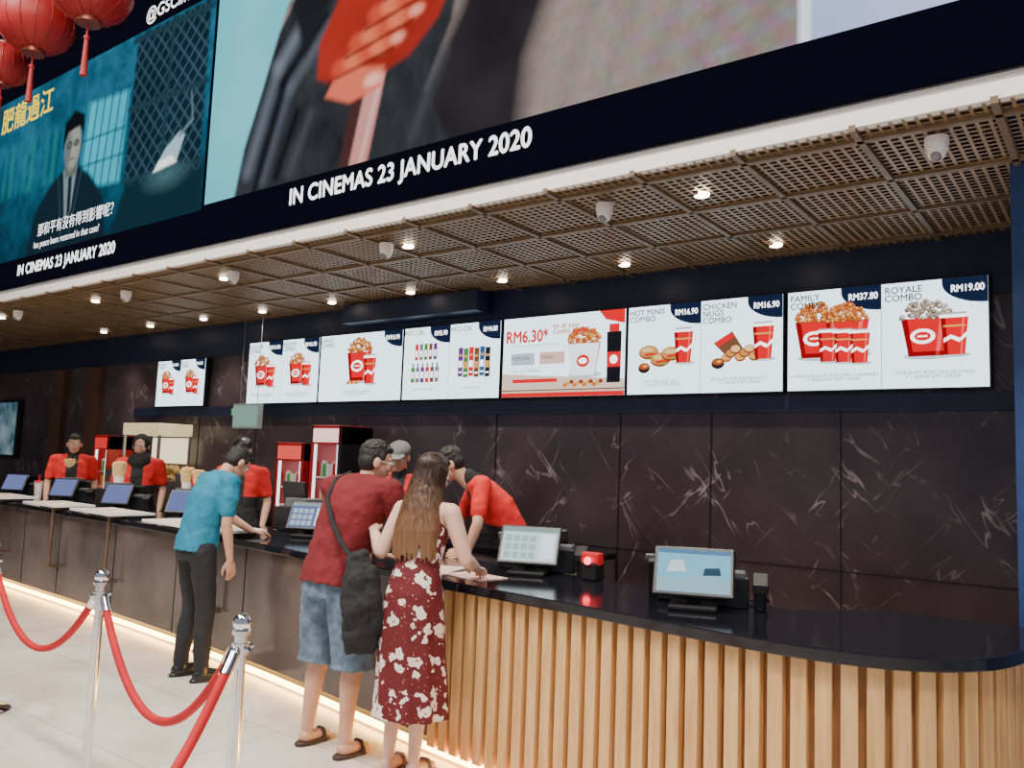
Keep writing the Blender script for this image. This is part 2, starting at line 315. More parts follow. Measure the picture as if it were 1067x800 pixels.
p.fill([(-9.0,3.45),(-8.85,3.95),(-8.6,4.15),(-8.35,4.27),(-8.0,4.27),(-7.78,4.15),(-7.5,3.9),(-7.38,3.45)],(.006,.015,.025),.05)
p.fill([(-8.32,4.28),(-8.04,4.28),(-8.1,3.85),(-8.2,3.7)],(.14,.2,.23),.03);p.fill([(-8.2,4.2),(-8.13,4.2),(-8.11,3.85),(-8.17,3.75)],(.01,.015,.02),.02)
p.stroke((-8.4,4.2),(-8.25,3.6),.02,(.02,.05,.07),.03);p.stroke((-7.95,4.22),(-8.1,3.6),.02,(.02,.05,.07),.03)
p.fill([(-8.26,4.4),(-8.06,4.4),(-8.05,4.2),(-8.28,4.2)],(.1,.1,.09),.04)
p.ell(-8.17,4.5,.155,.23,(.26,.25,.22),.05);p.ell(-8.26,4.48,.06,.2,(.07,.09,.1),.06,.8)
p.fill([(-8.37,4.5),(-8.36,4.76),(-8.18,4.86),(-7.98,4.78),(-7.97,4.58),(-8.06,4.68),(-8.28,4.66)],(.004,.006,.008),.03)
for x in (-8.235,-8.10):p.ell(x,4.52,.055,.035,(.008,.01,.012),.02);p.ell(x,4.52,.035,.018,(.12,.14,.14),.02)
p.stroke((-8.17,4.49),(-8.16,4.43),.015,(.34,.32,.28),.02);p.stroke((-8.21,4.37),(-8.12,4.37),.014,(.08,.03,.03),.02)
p.fill([(-6.66,3.95),(-6.3,3.99),(-6.2,4.19),(-6.28,4.24),(-6.48,4.13)],(.3,.45,.5),.02);p.fill([(-6.64,3.95),(-6.3,3.98),(-6.38,4.05),(-6.58,4.03)],(1,1,1),.03)
p.ell(-6.45,3.88,.22,.08,(.12,.26,.3),.15,.35);p.stroke((-6.28,4.2),(-6.1,4.3),.03,(.1,.16,.18),.02);p.stroke((-6.1,4.3),(-6.15,4.55),.02,(.1,.16,.18),.02)
p.build("film_picture",yl-.004,led,1.5)
pz=3.535
p=Paint(-5.84,1.9,pz,5.7,.0155);X,Z=p.X,p.Z
n=p.fbm(.9,11);n2=p.fbm(30,5);n3=p.fbm(3,21)
sh=.5+.5*np.sin(X*34+Z*22+9*n);s2=.5+.5*np.sin(X*13-Z*40+7*n)
g=.13+.12*n+.06*(n2-.5)
rt=np.clip((X+2.7)/1.2,0,1)
p.img=np.stack([g*(1.15+.3*rt*sh),g*(.93+.28*rt*(1-sh)),g*(.83+.42*rt*s2)],-1)
p.fill([(-3.0,4.0),(-2.2,4.6),(-1.2,5.0),(-1.2,5.7),(-3,5.7)],np.stack([g*1.4,g*1.05,g*.8],-1),.8,.6)
for k in range(6):p.stroke((-2.75+k*.25,3.4),(-2.25+k*.33,5.2),.03,(.1,.08,.085),.14,.35)
p.fill([(-3.9,3.4),(-3.5,3.95),(-3.25,4.35),(-3.0,4.9),(-2.75,5.7),(-2.3,5.7),(-2.45,4.5),(-2.7,3.9),(-2.75,3.4)],np.stack([.012+.016*n3,.010+.014*n3,.012+.016*n3],-1),.16)
p.fill([(-5.9,3.4),(-5.4,3.4),(-5.3,3.9),(-5.16,4.35),(-4.95,4.9),(-4.6,5.4),(-4.6,6),(-5.9,6)],np.stack([.05+.14*n,.40+.2*n,.5+.15*n],-1),.04)
p.fill([(-5.5,4.9),(-5.2,5.0),(-4.8,5.7),(-5.4,5.7)],(.2,.6,.62),.3,.6)
sc=.006+.02*n3+.016*p.fbm(14,33,1,.5)
p.fill([(-5.48,3.4),(-5.36,3.9),(-5.18,4.32),(-5.02,4.72),(-4.75,5.05),(-4.3,5.45),(-3.7,5.9),(-3.0,5.6),(-3.2,4.9),(-3.3,4.3),(-3.5,3.9),(-3.2,3.4)],np.stack([sc,sc*1.1,sc*1.3],-1),.04)
for a_,b_,w_,v_ in (((-5.3,3.7),(-5.0,4.45),.08,.15),((-5.0,4.45),(-4.5,4.95),.10,.18),((-5.1,3.6),(-4.85,4.25),.05,.1),((-4.85,4.25),(-4.45,4.6),.06,.12),((-4.8,3.6),(-4.6,4.0),.05,.07),((-3.6,3.6),(-3.35,4.1),.05,.06)):p.stroke(a_,b_,w_,(v_*.85,v_,v_*1.25),.12,.8)
for a_,b_ in (((-5.2,3.55),(-4.92,4.3)),((-4.95,4.3),(-4.5,4.7)),((-4.95,3.6),(-4.75,4.05))):p.stroke(a_,b_,.05,(.004,.004,.008),.06,.95)
p.fill([(-4.15,4.12),(-3.98,4.12),(-4.12,3.4),(-4.3,3.4)],(.05,.02,.02),.04)
p.fill([(-4.0,4.25),(-3.84,4.2),(-4.02,3.4),(-4.2,3.4)],np.stack([.42+.2*n3,.17+.1*n3,.15+.1*n3],-1),.03);p.stroke((-3.9,4.1),(-4.07,3.5),.03,(.75,.48,.42),.04,.7)
hn=.45+.5*n3
p.fill([(-4.55,4.24),(-4.55,4.5),(-4.35,4.8),(-4.0,5.0),(-3.6,5.2),(-3.3,5.0),(-3.28,4.6),(-3.42,4.35),(-3.65,4.17),(-3.95,4.1),(-4.3,4.12)],np.stack([.4*hn,.03*hn,.02*hn],-1),.05)
for k,(cx,cz) in enumerate(((-4.3,4.26),(-4.14,4.40),(-3.96,4.55),(-3.78,4.71))):
    for q in range(5):
        t=q/4;p.ell(cx+.5*t,cz+.09*t-.03*t*t,.10,.062,(.55+.2*(q in(1,3)),.07+.1*(q in(1,3)),.035+.05*(q in (1,3))),.05,.85)
    p.stroke((cx-.12,cz-.085),(cx+.5,cz-.0),.016,(.07,.004,.004),.035,1.)
    p.ell(cx+.53,cz+.06,.06,.035,(.85,.36,.25),.04,.8)
p.fill([(-4.45,4.08),(-4.38,4.18),(-4.1,4.21),(-3.88,4.16),(-3.9,4.02),(-4.2,3.98)],(.65,.14,.08),.04);p.ell(-3.98,4.09,.08,.045,(.95,.5,.38),.04,.8)
p.fill([(-4.7,4.45),(-4.5,4.75),(-4.15,5.02),(-3.7,5.35),(-3.9,5.6),(-4.5,5.3),(-4.9,4.9)],(.012,.012,.018),.07)
p.fill([(-1.17,3.4),(1.95,3.4),(1.95,6),(-1.17,6)],np.stack([.3+.3*n,.38+.25*n,.66+.2*n],-1),.02);p.fill([(-1.17,3.4),(-1.12,3.4),(-1.12,6),(-1.17,6)],(.75,.78,.85),.02)
p.build("poster_picture",yl-.004,led,1.5)
W=emat((1,1,1),2.4)
text("IN CINEMAS 23 JANUARY 2020",-4.76,3.355,.165,W,yl-.02,led,bold=.005,sx=.92)
text("IN CINEMAS 23 JANUARY 2020",-9.1,3.315,.15,W,yl-.02,led,bold=.005,sx=.93)
text("@GSCinemas",-6.95,5.38,.17,W,yl-.02,led,bold=.003)
text("\u90a3\u548c\u5e73\u6709\u6c92\u6709\u5f97\u5230\u5f71\u97ff\u5462\uff1f",-8.72,3.68,.14,W,yl-.02,led,sx=.92)
text("has peace been restored in that case?",-8.78,3.555,.1,W,yl-.02,led,sx=.86)
text("\u80a5\u9f8d\u904e\u6c5f",-9.85,4.98,.3,emat((1,.72,.02),1.6),yl-.02,led,bold=.005)
# ------------------------------------------------------------------ menu displays
BG=emat((.72,.93,1),2.6);NV=emat((.01,.02,.06),1);RD=emat((.8,.008,.015),1.4);WT=emat((1,1,1),2.6);OR=emat((.8,.18,.03),1.3);OR2=emat((.95,.42,.1),1.3);OR3=emat((.42,.07,.015),1)
TX=emat((.02,.025,.03),1);GY=emat((.25,.27,.3),1);GR=emat((.1,.32,.08),1);BR=emat((.25,.1,.05),1);PU=emat((.2,.04,.3),1);RDK=emat((.4,.003,.008),1);RLT=emat((1,.12,.1),1.5)
SHD=emat((.5,.62,.66),1.6);BUN=emat((.75,.34,.09),1.2);BUNL=emat((.95,.6,.25),1.4);LEAF=emat((.2,.5,.08),1.1)
def bucket(c,x,z,s,pal=(OR,OR2,OR3)):
    c.ell(x+.05*s,z-.0*s,.6*s,.09*s,SHD,2)
    c.poly([(x-.42*s,z),(x+.42*s,z),(x+.6*s,z+1.0*s),(x-.6*s,z+1.0*s)],RD,3)
    c.poly([(x-.42*s,z),(x-.3*s,z),(x-.45*s,z+1.0*s),(x-.6*s,z+1.0*s)],RDK,4);c.poly([(x+.22*s,z),(x+.3*s,z),(x+.44*s,z+1.0*s),(x+.33*s,z+1.0*s)],RLT,4)
    c.poly([(x-.42*s,z),(x+.42*s,z),(x+.45*s,z+.12*s),(x-.45*s,z+.12*s)],RDK,4)
    c.ell(x-.08*s,z+.52*s,.3*s,.2*s,WT,5);c.ell(x-.08*s,z+.52*s,.2*s,.12*s,RD,6);c.rect(x-.2*s,z+.5*s,x+.04*s,z+.54*s,WT,7)
    rnd=random.Random(int(x*100))
    for i in range(90):
        a=rnd.random()*math.pi;r=rnd.random()**.5
        px=x+r*.6*s*math.cos(a);pz_=z+.98*s+r*.5*s*math.sin(a);l=5+(i%8)*.5
        c.ell(px,pz_,.07*s,.06*s,pal[2],l,7);c.ell(px+.008*s,pz_+.012*s,.052*s,.044*s,pal[i%2],l+.25,6)
def cup(c,x,z,s,col=RD):
    c.ell(x+.03*s,z,.4*s,.07*s,SHD,2)
    c.poly([(x-.28*s,z),(x+.28*s,z),(x+.38*s,z+1.15*s),(x-.38*s,z+1.15*s)],col,10)
    c.poly([(x-.28*s,z),(x-.18*s,z),(x-.25*s,z+1.15*s),(x-.38*s,z+1.15*s)],RDK,11);c.poly([(x+.15*s,z),(x+.2*s,z),(x+.28*s,z+1.15*s),(x+.22*s,z+1.15*s)],RLT,11)
    c.rect(x-.42*s,z+1.15*s,x+.42*s,z+1.25*s,WT,11)
    c.rect(x-.33*s,z+1.25*s,x+.33*s,z+1.31*s,emat((.6,.62,.65),1),11)
    c.poly([(x-.3*s,z+.5*s),(x-.1*s,z+.62*s),(x+.15*s,z+.5*s),(x+.34*s,z+.7*s),(x+.33*s,z+.55*s),(x+.12*s,z+.38*s),(x-.1*s,z+.5*s),(x-.3*s,z+.38*s)],WT,12)
    c.rect(x-.3*s,z+.86*s,x+.3*s,z+.92*s,OR2,12)
GRM=(emat((.5,.4,.3),1.2),emat((.8,.72,.62),1.3),emat((.2,.12,.07),1))
def dip(c,x,z,k):
    c.ell(x,z,.05*k,.04*k,emat((.04,.02,.02),1),12);c.ell(x,z+.012*k,.044*k,.024*k,emat((.6,.12,.03),1),13);c.ell(x+.01*k,z+.014*k,.02*k,.01*k,OR2,14)
def half(c,e,x0,w,z0,h,title,price,kind,foot):
    y=c.y-.03;k=h/.68
    bx=x0+w;pts=[(bx,z0+h-.002),(bx-.25*k,z0+h-.002)]
    for i in range(1,10):
        a=math.pi+i*math.pi/2/9;pts.append((bx-.0*k+.25*k*math.cos(a),z0+h-.03*k+.135*k*math.sin(a)))
    c.poly(pts,NV,3)
    text("RM"+price,bx-.014,z0+h-.095*k,.062*k,WT,y,e,'RIGHT',.0016,.8)
    text(title,x0+.025,z0+h-.075*k,.06*k,TX,y,e,sx=.98,bold=.0008)
    cx=x0+w*.5;zb=z0+.2*k
    if kind=='combo':bucket(c,cx-.04*k,zb,.22*k);cup(c,cx+.13*k,zb-.02,.19*k)
    if kind=='combo3':bucket(c,cx-.1*k,zb+.02,.25*k);bucket(c,cx+.09*k,zb+.03,.23*k);[cup(c,cx+d*k,zb-.01-.008*i,.17*k) for i,d in enumerate((-.03,.07,.17))]
    if kind=='grm':bucket(c,cx-.04*k,zb,.24*k,GRM);cup(c,cx+.12*k,zb-.0,.2*k)
    if kind=='big':bucket(c,cx-.0,zb,.29*k);cup(c,cx+.17*k,zb-.03,.22*k);[c.ell(cx-.13+.03*i,zb-.02+.01*(i%2),.02,.016,(OR,OR2)[i%2],13) for i in range(6)]
    if kind=='minis':
        for i,(dx,dz) in enumerate(((-.12,.12),(-.02,.06),(.07,.1))):
            c.ell(cx+dx*k,zb+dz*k,.085*k,.055*k,OR3,4+i*2,14);c.ell(cx+dx*k,zb+(dz+.006)*k,.08*k,.045*k,BUN,4.5+i*2,14);c.ell(cx+(dx-.01)*k,zb+(dz+.02)*k,.05*k,.018*k,BUNL,5+i*2,12);c.ell(cx+(dx+.02)*k,zb+(dz-.018)*k,.06*k,.014*k,RD,5.3+i*2,12);c.ell(cx+(dx+.03)*k,zb+(dz-.03)*k,.04*k,.008*k,LEAF,5.4+i*2,10)
        dip(c,cx-.15*k,zb-.0,k);cup(c,cx+.17*k,zb+.03*k,.2*k)
    if kind=='nugs':
        c.poly([(cx-.2*k,zb+.16*k),(cx-.06*k,zb+.24*k),(cx+.03*k,zb+.1*k),(cx-.08*k,zb+.04*k)],BR,4);c.poly([(cx-.19*k,zb+.165*k),(cx-.07*k,zb+.23*k),(cx-.04*k,zb+.2*k),(cx-.16*k,zb+.13*k)],RD,5)
        for i in range(8):
            xx=cx+(-.1+.034*i)*k;zz=zb+(.05+.028*(i%3))*k;c.ell(xx,zz,.042*k,.033*k,OR3,6+i%3,9);c.ell(xx,zz+.005*k,.036*k,.026*k,(OR2,BUN,BUNL)[i%3],6.5+i%3,9)
        dip(c,cx-.16*k,zb+.01,k);cup(c,cx+.17*k,zb+.03*k,.2*k)
    if kind=='bottles':
        for i in range(6):
            x=cx-.18*k+.06*i*k;c.rect(x,zb-.04*k,x+.045*k,zb+.1*k,(GR,GY,PU,RD,BR,GY)[i%6],4);c.rect(x+.008*k,zb+.0*k,x+.037*k,zb+.06*k,WT,5);c.rect(x+.013*k,zb+.1*k,x+.032*k,zb+.14*k,GY,4)
        for i in range(5):
            x=cx-.14*k+.058*i*k;c.rect(x,zb+.17*k,x+.042*k,zb+.32*k,(RD,GY,GR,BR,PU)[i%5],4);c.rect(x+.01*k,zb+.2*k,x+.032*k,zb+.26*k,WT,5)
    if kind=='bars':
        for i in range(6):
            x=cx-.18*k+.062*i*k;zz=zb-.01*(i%2);c.rect(x,zz,x+.055*k,zz+.26*k,(PU,GR,RD,BR,emat((.05,.15,.4),1),TX)[i%6],4);c.rect(x+.008*k,zz+.08*k,x+.047*k,zz+.14*k,(WT,OR2)[i%2],5);c.rect(x+.01*k,zz+.18*k,x+.045*k,zz+.2*k,OR2,5);c.rect(x+.01*k,zz+.03*k,x+.045*k,zz+.045*k,WT,5)
    text(foot,cx,z0+.085*k,.03*k,TX,y,e,'CENTER')
M_bez=pmat("display_bezel",(.01,.01,.012),.3)
def display(x0,x1,z0,h,halves):
    e=empty("menu_display",((x0+x1)/2,YW-.06,z0))
    b=MB();b.box(((x0+x1)/2,YW-.055,z0+h/2),(x1-x0,.06,h+.012),M_bez);b.build("housing",e)
    c=Canvas(YW-.087);g=.008;c.rect(x0+g,z0+.002,x1-g,z0+h-.002,BG,0)
    n=len(halves);w=(x1-x0-2*g)/n
    for i,hf in enumerate(halves):
        half(c,e,x0+g+i*w,w,z0,h,*hf)
        if i:c.rect(x0+g+i*w-.002,z0+.003,x0+g+i*w+.002,z0+h-.003,GY,3)
    c.build("screen_picture",e);return e
Z0=2.15;H=.675
F2="1 LARGE POPCORN (CARAMEL)\n+ 1 LARGE SOFT DRINK"
display(-7.90,-6.70,Z0,H,[("REGULAR\nCOMBO","14.90",'combo',F2),("MEDIUM\nCOMBO","16.90",'combo',F2)])
display(-6.69,-5.51,Z0,H,[("LARGE\nCOMBO","16.90",'big',F2)])
display(-5.50,-4.34,Z0,H,[("MCC-CBL","5.90",'bottles',"ASSORTED DRINKS"),("MCC-CBL","4.00",'bars',"ASSORTED BARS")])
e=empty("menu_display",(-3.72,YW-.06,Z0));b=MB();b.box((-3.72,YW-.055,Z0+H/2),(1.2,.06,H+.012),M_bez);b.build("housing",e)
c=Canvas(YW-.087);c.rect(-4.312,Z0+.002,-3.128,Z0+H-.002,BG,0)
c.rect(-4.312,Z0+.002,-3.128,Z0+.035,RD,2);c.poly([(-4.312,Z0+.035),(-3.128,Z0+.035),(-3.128,Z0+.13),(-4.312,Z0+.2)],emat((.8,.62,.5),1.4),1);c.rect(-4.312,Z0+.05,-3.128,Z0+.06,BR,2)
for i in range(30):
    if i%2==0:c.rect(-4.25+i*.02,Z0+.24,-4.235+i*.02,Z0+.245,RD,3);c.rect(-4.25+i*.02,Z0+.4,-4.235+i*.02,Z0+.405,RD,3)
c.rect(-4.22,Z0+.27,-3.98,Z0+.37,emat((.5,.62,.68),1.4),3);c.rect(-3.93,Z0+.27,-3.68,Z0+.37,emat((.8,.55,.45),1.4),3)
c.rect(-4.2,Z0+.12,-3.75,Z0+.15,RD,3)
bucket(c,-3.5,Z0+.17,.26,(OR,OR2,OR3));c.poly([(-3.61,Z0+.165),(-3.39,Z0+.165),(-3.35,Z0+.42),(-3.65,Z0+.42)],emat((.85,.93,.98),1.9),9.5);c.ell(-3.5,Z0+.28,.06,.05,RD,10);c.ell(-3.5,Z0+.28,.04,.025,WT,11)
for i in range(12):c.ell(-3.66+.03*i,Z0+.09+.012*(i%3),.022,.017,(OR,OR2,OR3)[i%3],12,8)
c.poly([(-3.28,Z0+.1),(-3.16,Z0+.1),(-3.155,Z0+.5),(-3.285,Z0+.5)],emat((.015,.015,.02),1),8);c.rect(-3.28,Z0+.22,-3.16,Z0+.34,RD,9);c.rect(-3.265,Z0+.5,-3.175,Z0+.56,RD,9);c.ell(-3.22,Z0+.28,.035,.035,WT,10);c.poly([(-3.36,Z0+.672),(-3.13,Z0+.672),(-3.13,Z0+.56),(-3.3,Z0+.6)],RD,6)
c.build("screen_picture",e);y=YW-.112
text("RM6.30*",-4.27,Z0+.46,.14,RD,y,e,bold=.004,sx=.86);text("for all your\nCombo Refills",-3.79,Z0+.56,.055,RD,y,e,bold=.0015);text("VALID FOR ALL SIZES WITH MOVIE TICKET",-4.2,Z0+.42,.025,TX,y,e)
text("POPCORN",-4.2,Z0+.31,.04,TX,y,e);text("DRINK",-3.9,Z0+.31,.04,TX,y,e);text("FREE ONE TIME REFILL",-4.2,Z0+.205,.03,TX,y,e)
display(-3.11,-1.90,Z0,H,[("HOT MINIS\nCOMBO","16.90",'minis',"HOT OR COLD BUN\n+ 1 LARGE SOFT DRINK"),("CHICKEN\nNUGS\nCOMBO","16.90",'nugs',"REGULAR CHICKEN NUGGETS\n+ 1 LARGE SOFT DRINK")])
display(-1.88,-.67,Z0,H,[("FAMILY\nCOMBO","37.80",'combo3',"2 LARGE ORIGINAL POPCORN (CARAMEL)\n+ 3 REGULAR SOFT DRINK"),("ROYALE\nCOMBO","19.00",'grm',"1 GOURMET POPCORN (ROYALE)\n+ 1 LARGE SOFT DRINK")])
display(-9.76,-8.72,2.14,.56,[("REGULAR\nCOMBO","14.90",'combo',""),("MEDIUM\nCOMBO","16.90",'combo',"")])
# ------------------------------------------------------------------ counter
ctl=[(-14,4.55),(-10.4,4.25),(-7.3,4.05),(-5.1,3.83),(-3.1,3.5),(-2.1,3.38),(-1.4,3.28),(-1.0,3.26),(-.68,3.35),(-.47,3.58),(-.38,3.95),(-.4,4.41)]
def cat(P,n=10):
    P=[V(p) for p in P];out=[]
    for i in range(len(P)-1):
        a=P[max(i-1,0)];b=P[i];c_=P[i+1];d=P[min(i+2,len(P)-1)]
        for k in range(n):
            t=k/n;m1=(c_-a)*.5;m2=(d-b)*.5
            Ls=(c_-b).length;m1=m1.normalized()*Ls;m2=m2.normalized()*Ls
            h=(2*t**3-3*t*t+1)*b+(t**3-2*t*t+t)*m1+(-2*t**3+3*t*t)*c_+(t**3-t*t)*m2;out.append(h)
    out.append(P[-1]);return out
path=cat(ctl)
def nrm(i):
    a=path[max(i-1,0)];b=path[min(i+1,len(path)-1)];d=(b-a).normalized();return V((d.y,-d.x))
def off(o):return [path[i]+nrm(i)*o for i in range(len(path))]
fp=[(min(p.x,-.345),p.y) for p in off(.035)]
bx=[(p.x,p.y+.78) for p in path if p.x<-1.3]
poly=[(p[0],p[1]) for p in fp]+[(-1.0,4.41)]+bx[::-1]
ct=empty("concession_counter",(-3,3.9,0))
b=MB();b.prism(poly,.9,.95,M_top);b.build("countertop",ct,bevel=.006)
i0=min(range(len(path)),key=lambda i:abs(path[i].x+3.12))
b=MB();fo=[(p.x,p.y) for p in off(0)]
Lp=fo[:i0+1];Lb=[(x,y-.04) for x,y in bx if x<-3.12][::-1]
b.prism(Lp+Lb,.1,.9,M_cfront);b.build("marble_base",ct)
wd=off(-.045)
Wp=[(p.x,p.y) for p in wd[i0:]]+[(-1.0,4.40)]+[(x,y-.04) for x,y in bx if x>=-3.12][::-1]
b=MB();b.prism(Wp,.06,.9,M_wooddk);b.build("timber_base",ct)
ki=off(-.1);kp=[(p.x,p.y) for p in ki]+[(-1.05,4.38)]+[(x,y-.08) for x,y in bx[::-1]]
b=MB();b.prism(kp,.0,.1,M_black);b.build("plinth",ct)
b=MB();pitch=.09;nxt=0
for i in range(i0,len(path)-1):
    a=path[i];c_=path[i+1];Ls=(c_-a).length;t=nxt
    while t<Ls:
        p=a+(c_-a)*(t/Ls);n_=nrm(i);ang=math.atan2((c_-a).y,(c_-a).x);q=p-n_*.02
        b.box((q.x,q.y,.475),(.06,.042,.85),M_wood,Matrix.Rotation(ang,4,'Z'));t+=pitch
    nxt=t-Ls
b.build("slats",ct,bevel=.003)
b=MB()
def atx(x):
    i=min(range(len(path)),key=lambda k:abs(path[k].x-x));return path[i],nrm(i)
for x in (-12,-10.9,-9.8,-8.7,-7.6,-6.5,-5.4,-4.3):
    p,n_=atx(x);p=p+n_*.001;b.box((p.x,p.y,.5),(.008,.006,.8),jm)
b.build("joints",ct)
gl=off(-.03);b=MB();gm=emat((1,.52,.12),26)
for i in range(len(gl)-3):
    a=gl[i];c_=gl[i+1];b.poly([(a.x,a.y-.002,.012),(c_.x,c_.y-.002,.012),(c_.x,c_.y-.002,.056),(a.x,a.y-.002,.056)],gm)
b.build("plinth_light_strip",ct)
for x0,x1 in ((-9.98,-6.85),(-5.75,-3.2)):
    b=MB();m_=(x0+x1)/2;w_=x1-x0;b.box((m_,5.4,.45),(w_,.5,.9),M_cfront);b.box((m_,5.39,.92),(w_,.54,.04),M_top);b.build("back_counter",bevel=.005)
# cantilevered service shelves with menus; added posts stand in for reflections in the front
pm=pmat("menu_paper",(.8,.62,.52),.5,var=.35,scale=14);rfl=pmat("reflection_bronze",(.16,.1,.07),.35,.5)
for (x,w) in ((-6.1,1.3),(-7.95,.9),(-9.3,.8),(-10.75,.95)):
    p,n_=atx(x);ang=math.atan2(n_.x,-n_.y);cx=p.x-n_.x*.08;cy=p.y-n_.y*.08
    e=empty("service_shelf",(cx,cy,.96),ang)
    b=MB();b.box((0,0,.03),(w,.42,.022),M_white);b.box((-w*.22,0,.043),(w*.38,.3,.004),pm);b.box((w*.24,-.02,.043),(w*.34,.3,.004),pm,Euler((0,0,.08)))
    for s in (-.42,.42):b.box((s*w,.05,.005),(.05,.2,.03),M_grey)
    b.build("tray",e,bevel=.004,keep=False);b=MB();sx=w*.36
    b.cyl((sx,-.16,-.58),(sx,-.16,.02),.016,rfl);b.box((sx,-.12,-.58),(.16,.08,.014),rfl);b.box((sx,-.12,.008),(.16,.1,.014),rfl);b.build("reflection_post",e,keep=False)
b=MB();b.box((-3.35,3.72,.952),(.3,.42,.003),pm,Euler((0,0,.3)));b.box((-3.0,3.7,.953),(.32,.22,.004),pmat("leaflet",(.8,.5,.42),.5,var=.4,scale=20),Euler((0,0,-.2)));b.build("menu_leaflet")
# ------------------------------------------------------------------ point of sale terminals
def pos(x,y,rz,scr,w=.34,printer=True,z=.951,art=0):
    e=empty("pos_terminal",(x,y,z),rz)
    b=MB();t=Euler((-.55,0,0));R=t.to_matrix()
    b.box((0,.02,.012),(.22,.2,.024),M_black);b.box((0,.06,.08),(.07,.04,.14),M_black,Euler((-.3,0,0)))
    b.box((0,.02,.165),(w,.025,.25),M_black,t);b.build("stand",e,bevel=.008,keep=False)
    b=MB();cen=V((0,.02,.165))
    q=[cen+R@V((sx*(w/2-.018),-.0135,sz*.107)) for sx,sz in ((-1,-1),(1,-1),(1,1),(-1,1))];b.poly(q,scr)
    def P(u,v,l=1):return cen+R@V((u*(w/2-.018),-.0135-.001*l,v*.107))
    if art==1:
        b.poly([P(-1,-1),P(1,-1),P(1,-.35),P(.2,-.1),P(-.4,-.45),P(-1,-.3)],emat((.35,.55,.65),1.2))
        b.poly([P(-.75,-.1,2),P(-.2,-.05,2),P(-.3,.5,2),P(-.65,.45,2)],emat((.6,.75,.85),1.4));b.poly([P(.25,-.2,2),P(.75,-.15,2),P(.7,.2,2),P(.3,.15,2)],emat((.05,.1,.16),1))
        b.poly([P(-1,.8,2),P(1,.8,2),P(1,1,2),P(-1,1,2)],emat((.12,.3,.5),1))
    if art==2:
        b.poly([P(-1,.75),P(1,.75),P(1,1),P(-1,1)],emat((.3,.4,.42),1.2))
        for k in range(4):
            for j_ in range(3):
                u0=-.9+k*.3;v0=-.85+j_*.5;b.poly([P(u0,v0),P(u0+.24,v0),P(u0+.24,v0+.38),P(u0,v0+.38)],emat((.45,.62,.66),1.2))
        b.poly([P(.4,-.85),P(.92,-.85),P(.92,.65),P(.4,.65)],emat((.8,.9,.9),1.6))
    b.build("screen",e,keep=False)
    if printer:
        b=MB();b.box((.17,.24,.07),(.16,.2,.14),M_black);b.box((.17,.2,.15),(.13,.12,.03),M_grey);b.box((-.1,.24,.1),(.26,.05,.2),M_black,Euler((.35,0,0)));b.box((-.1,.27,.2),(.3,.02,.03),M_grey,Euler((.35,0,0)))
        b.box((.02,.28,.17),(.34,.025,.2),M_black,Euler((.6,0,0)));b.box((.02,.3,.03),(.4,.2,.05),M_black);b.cyl((.3,.1,0),(.3,.1,.1),.028,M_black);b.box((.3,.07,.13),(.07,.1,.05),M_black,Euler((.5,0,0)))
        curve("cable",[(.3,.14,.1),(.34,.2,.03),(.3,.3,.01),(.2,.34,.02)],.005,M_black,e,False)
        b.build("printer_and_scanner",e,bevel=.006,keep=False)
    return e
SB=emat((.2,.5,.7),1.4);SW=emat((.6,.75,.75),1.5);SP=emat((.2,.24,.55),.9)
pos(-1.66,3.66,.38,SB,.37,art=1)
pos(-2.86,4.02,.42,SW,.36,art=2)
pos(-5.3,4.4,.5,SP,.34,art=2)
pos(-7.25,4.5,.6,SP,.3);pos(-8.65,4.6,.6,SP,.3);pos(-10.1,4.72,.6,SP,.3);pos(-11.6,4.8,.6,SP,.3)
b=MB();b.box((-2.5,4.15,1.002),(.1,.1,.1),M_black);b.sph((-2.5,4.09,1.06),.022,emat((1,.03,.08),8));b.box((-2.5,4.14,1.07),(.12,.06,.07),pmat("scanner_red",(.4,.01,.015),.3,emit=.5));b.build("barcode_scanner",bevel=.01)
for x,y in ((-7.6,4.78),(-9.05,4.8),(-10.5,4.95),(-5.8,4.72)):
    b=MB();b.box((x,y,1.052),(.42,.24,.2),M_black);b.box((x+.05,y,1.19),(.26,.2,.08),M_grey);b.box((x-.1,y+.02,1.25),(.3,.03,.24),M_black,Euler((.2,0,0)));b.build("cash_register",bevel=.008)
PC=pmat("popcorn",(.75,.5,.2),.8,var=.4,scale=60);PW=pmat("bucket_white",(.85,.75,.72),.5,var=.03);PR=pmat("bucket_red",(.7,.03,.03),.5)
def tub(x,y,z,s=1.,red=False):
    b=MB();b.cyl((x,y,z),(x,y,z+.06*s),.055*s,PR,.06*s,24);b.cyl((x,y,z+.06*s),(x,y,z+.17*s),.06*s,PR if red else PW,.075*s,24);b.cyl((x,y,z+.17*s),(x,y,z+.18*s),.078*s,PW,.078*s,24)
    for i in range(16):
        a=i*2.4;r=.06*s*(i/16)**.5;b.sph((x+r*math.cos(a),y+r*math.sin(a),z+.185*s+.012*(16-i)/16),.017*s,PC,seg=8)
    b.build("popcorn_bucket")
for x,y,z,s,r_ in ((-9.0,4.8,1.23,1.1,0),(-10.45,4.95,1.23,1.1,0),(-7.62,4.77,1.23,1.0,0),(-7.45,4.78,1.23,.9,1)):tub(x,y,z,s,r_)
for x,y in ((-11.0,4.85),(-11.15,4.9)):
    b=MB();b.cyl((x,y,.951),(x,y,1.14),.035,PR,.045,20);b.cyl((x,y,1.14),(x,y,1.16),.047,M_white,.045,20);b.cyl((x,y,1.16),(x+.01,y,1.24),.004,PR,seg=8);b.build("soft_drink_cup")
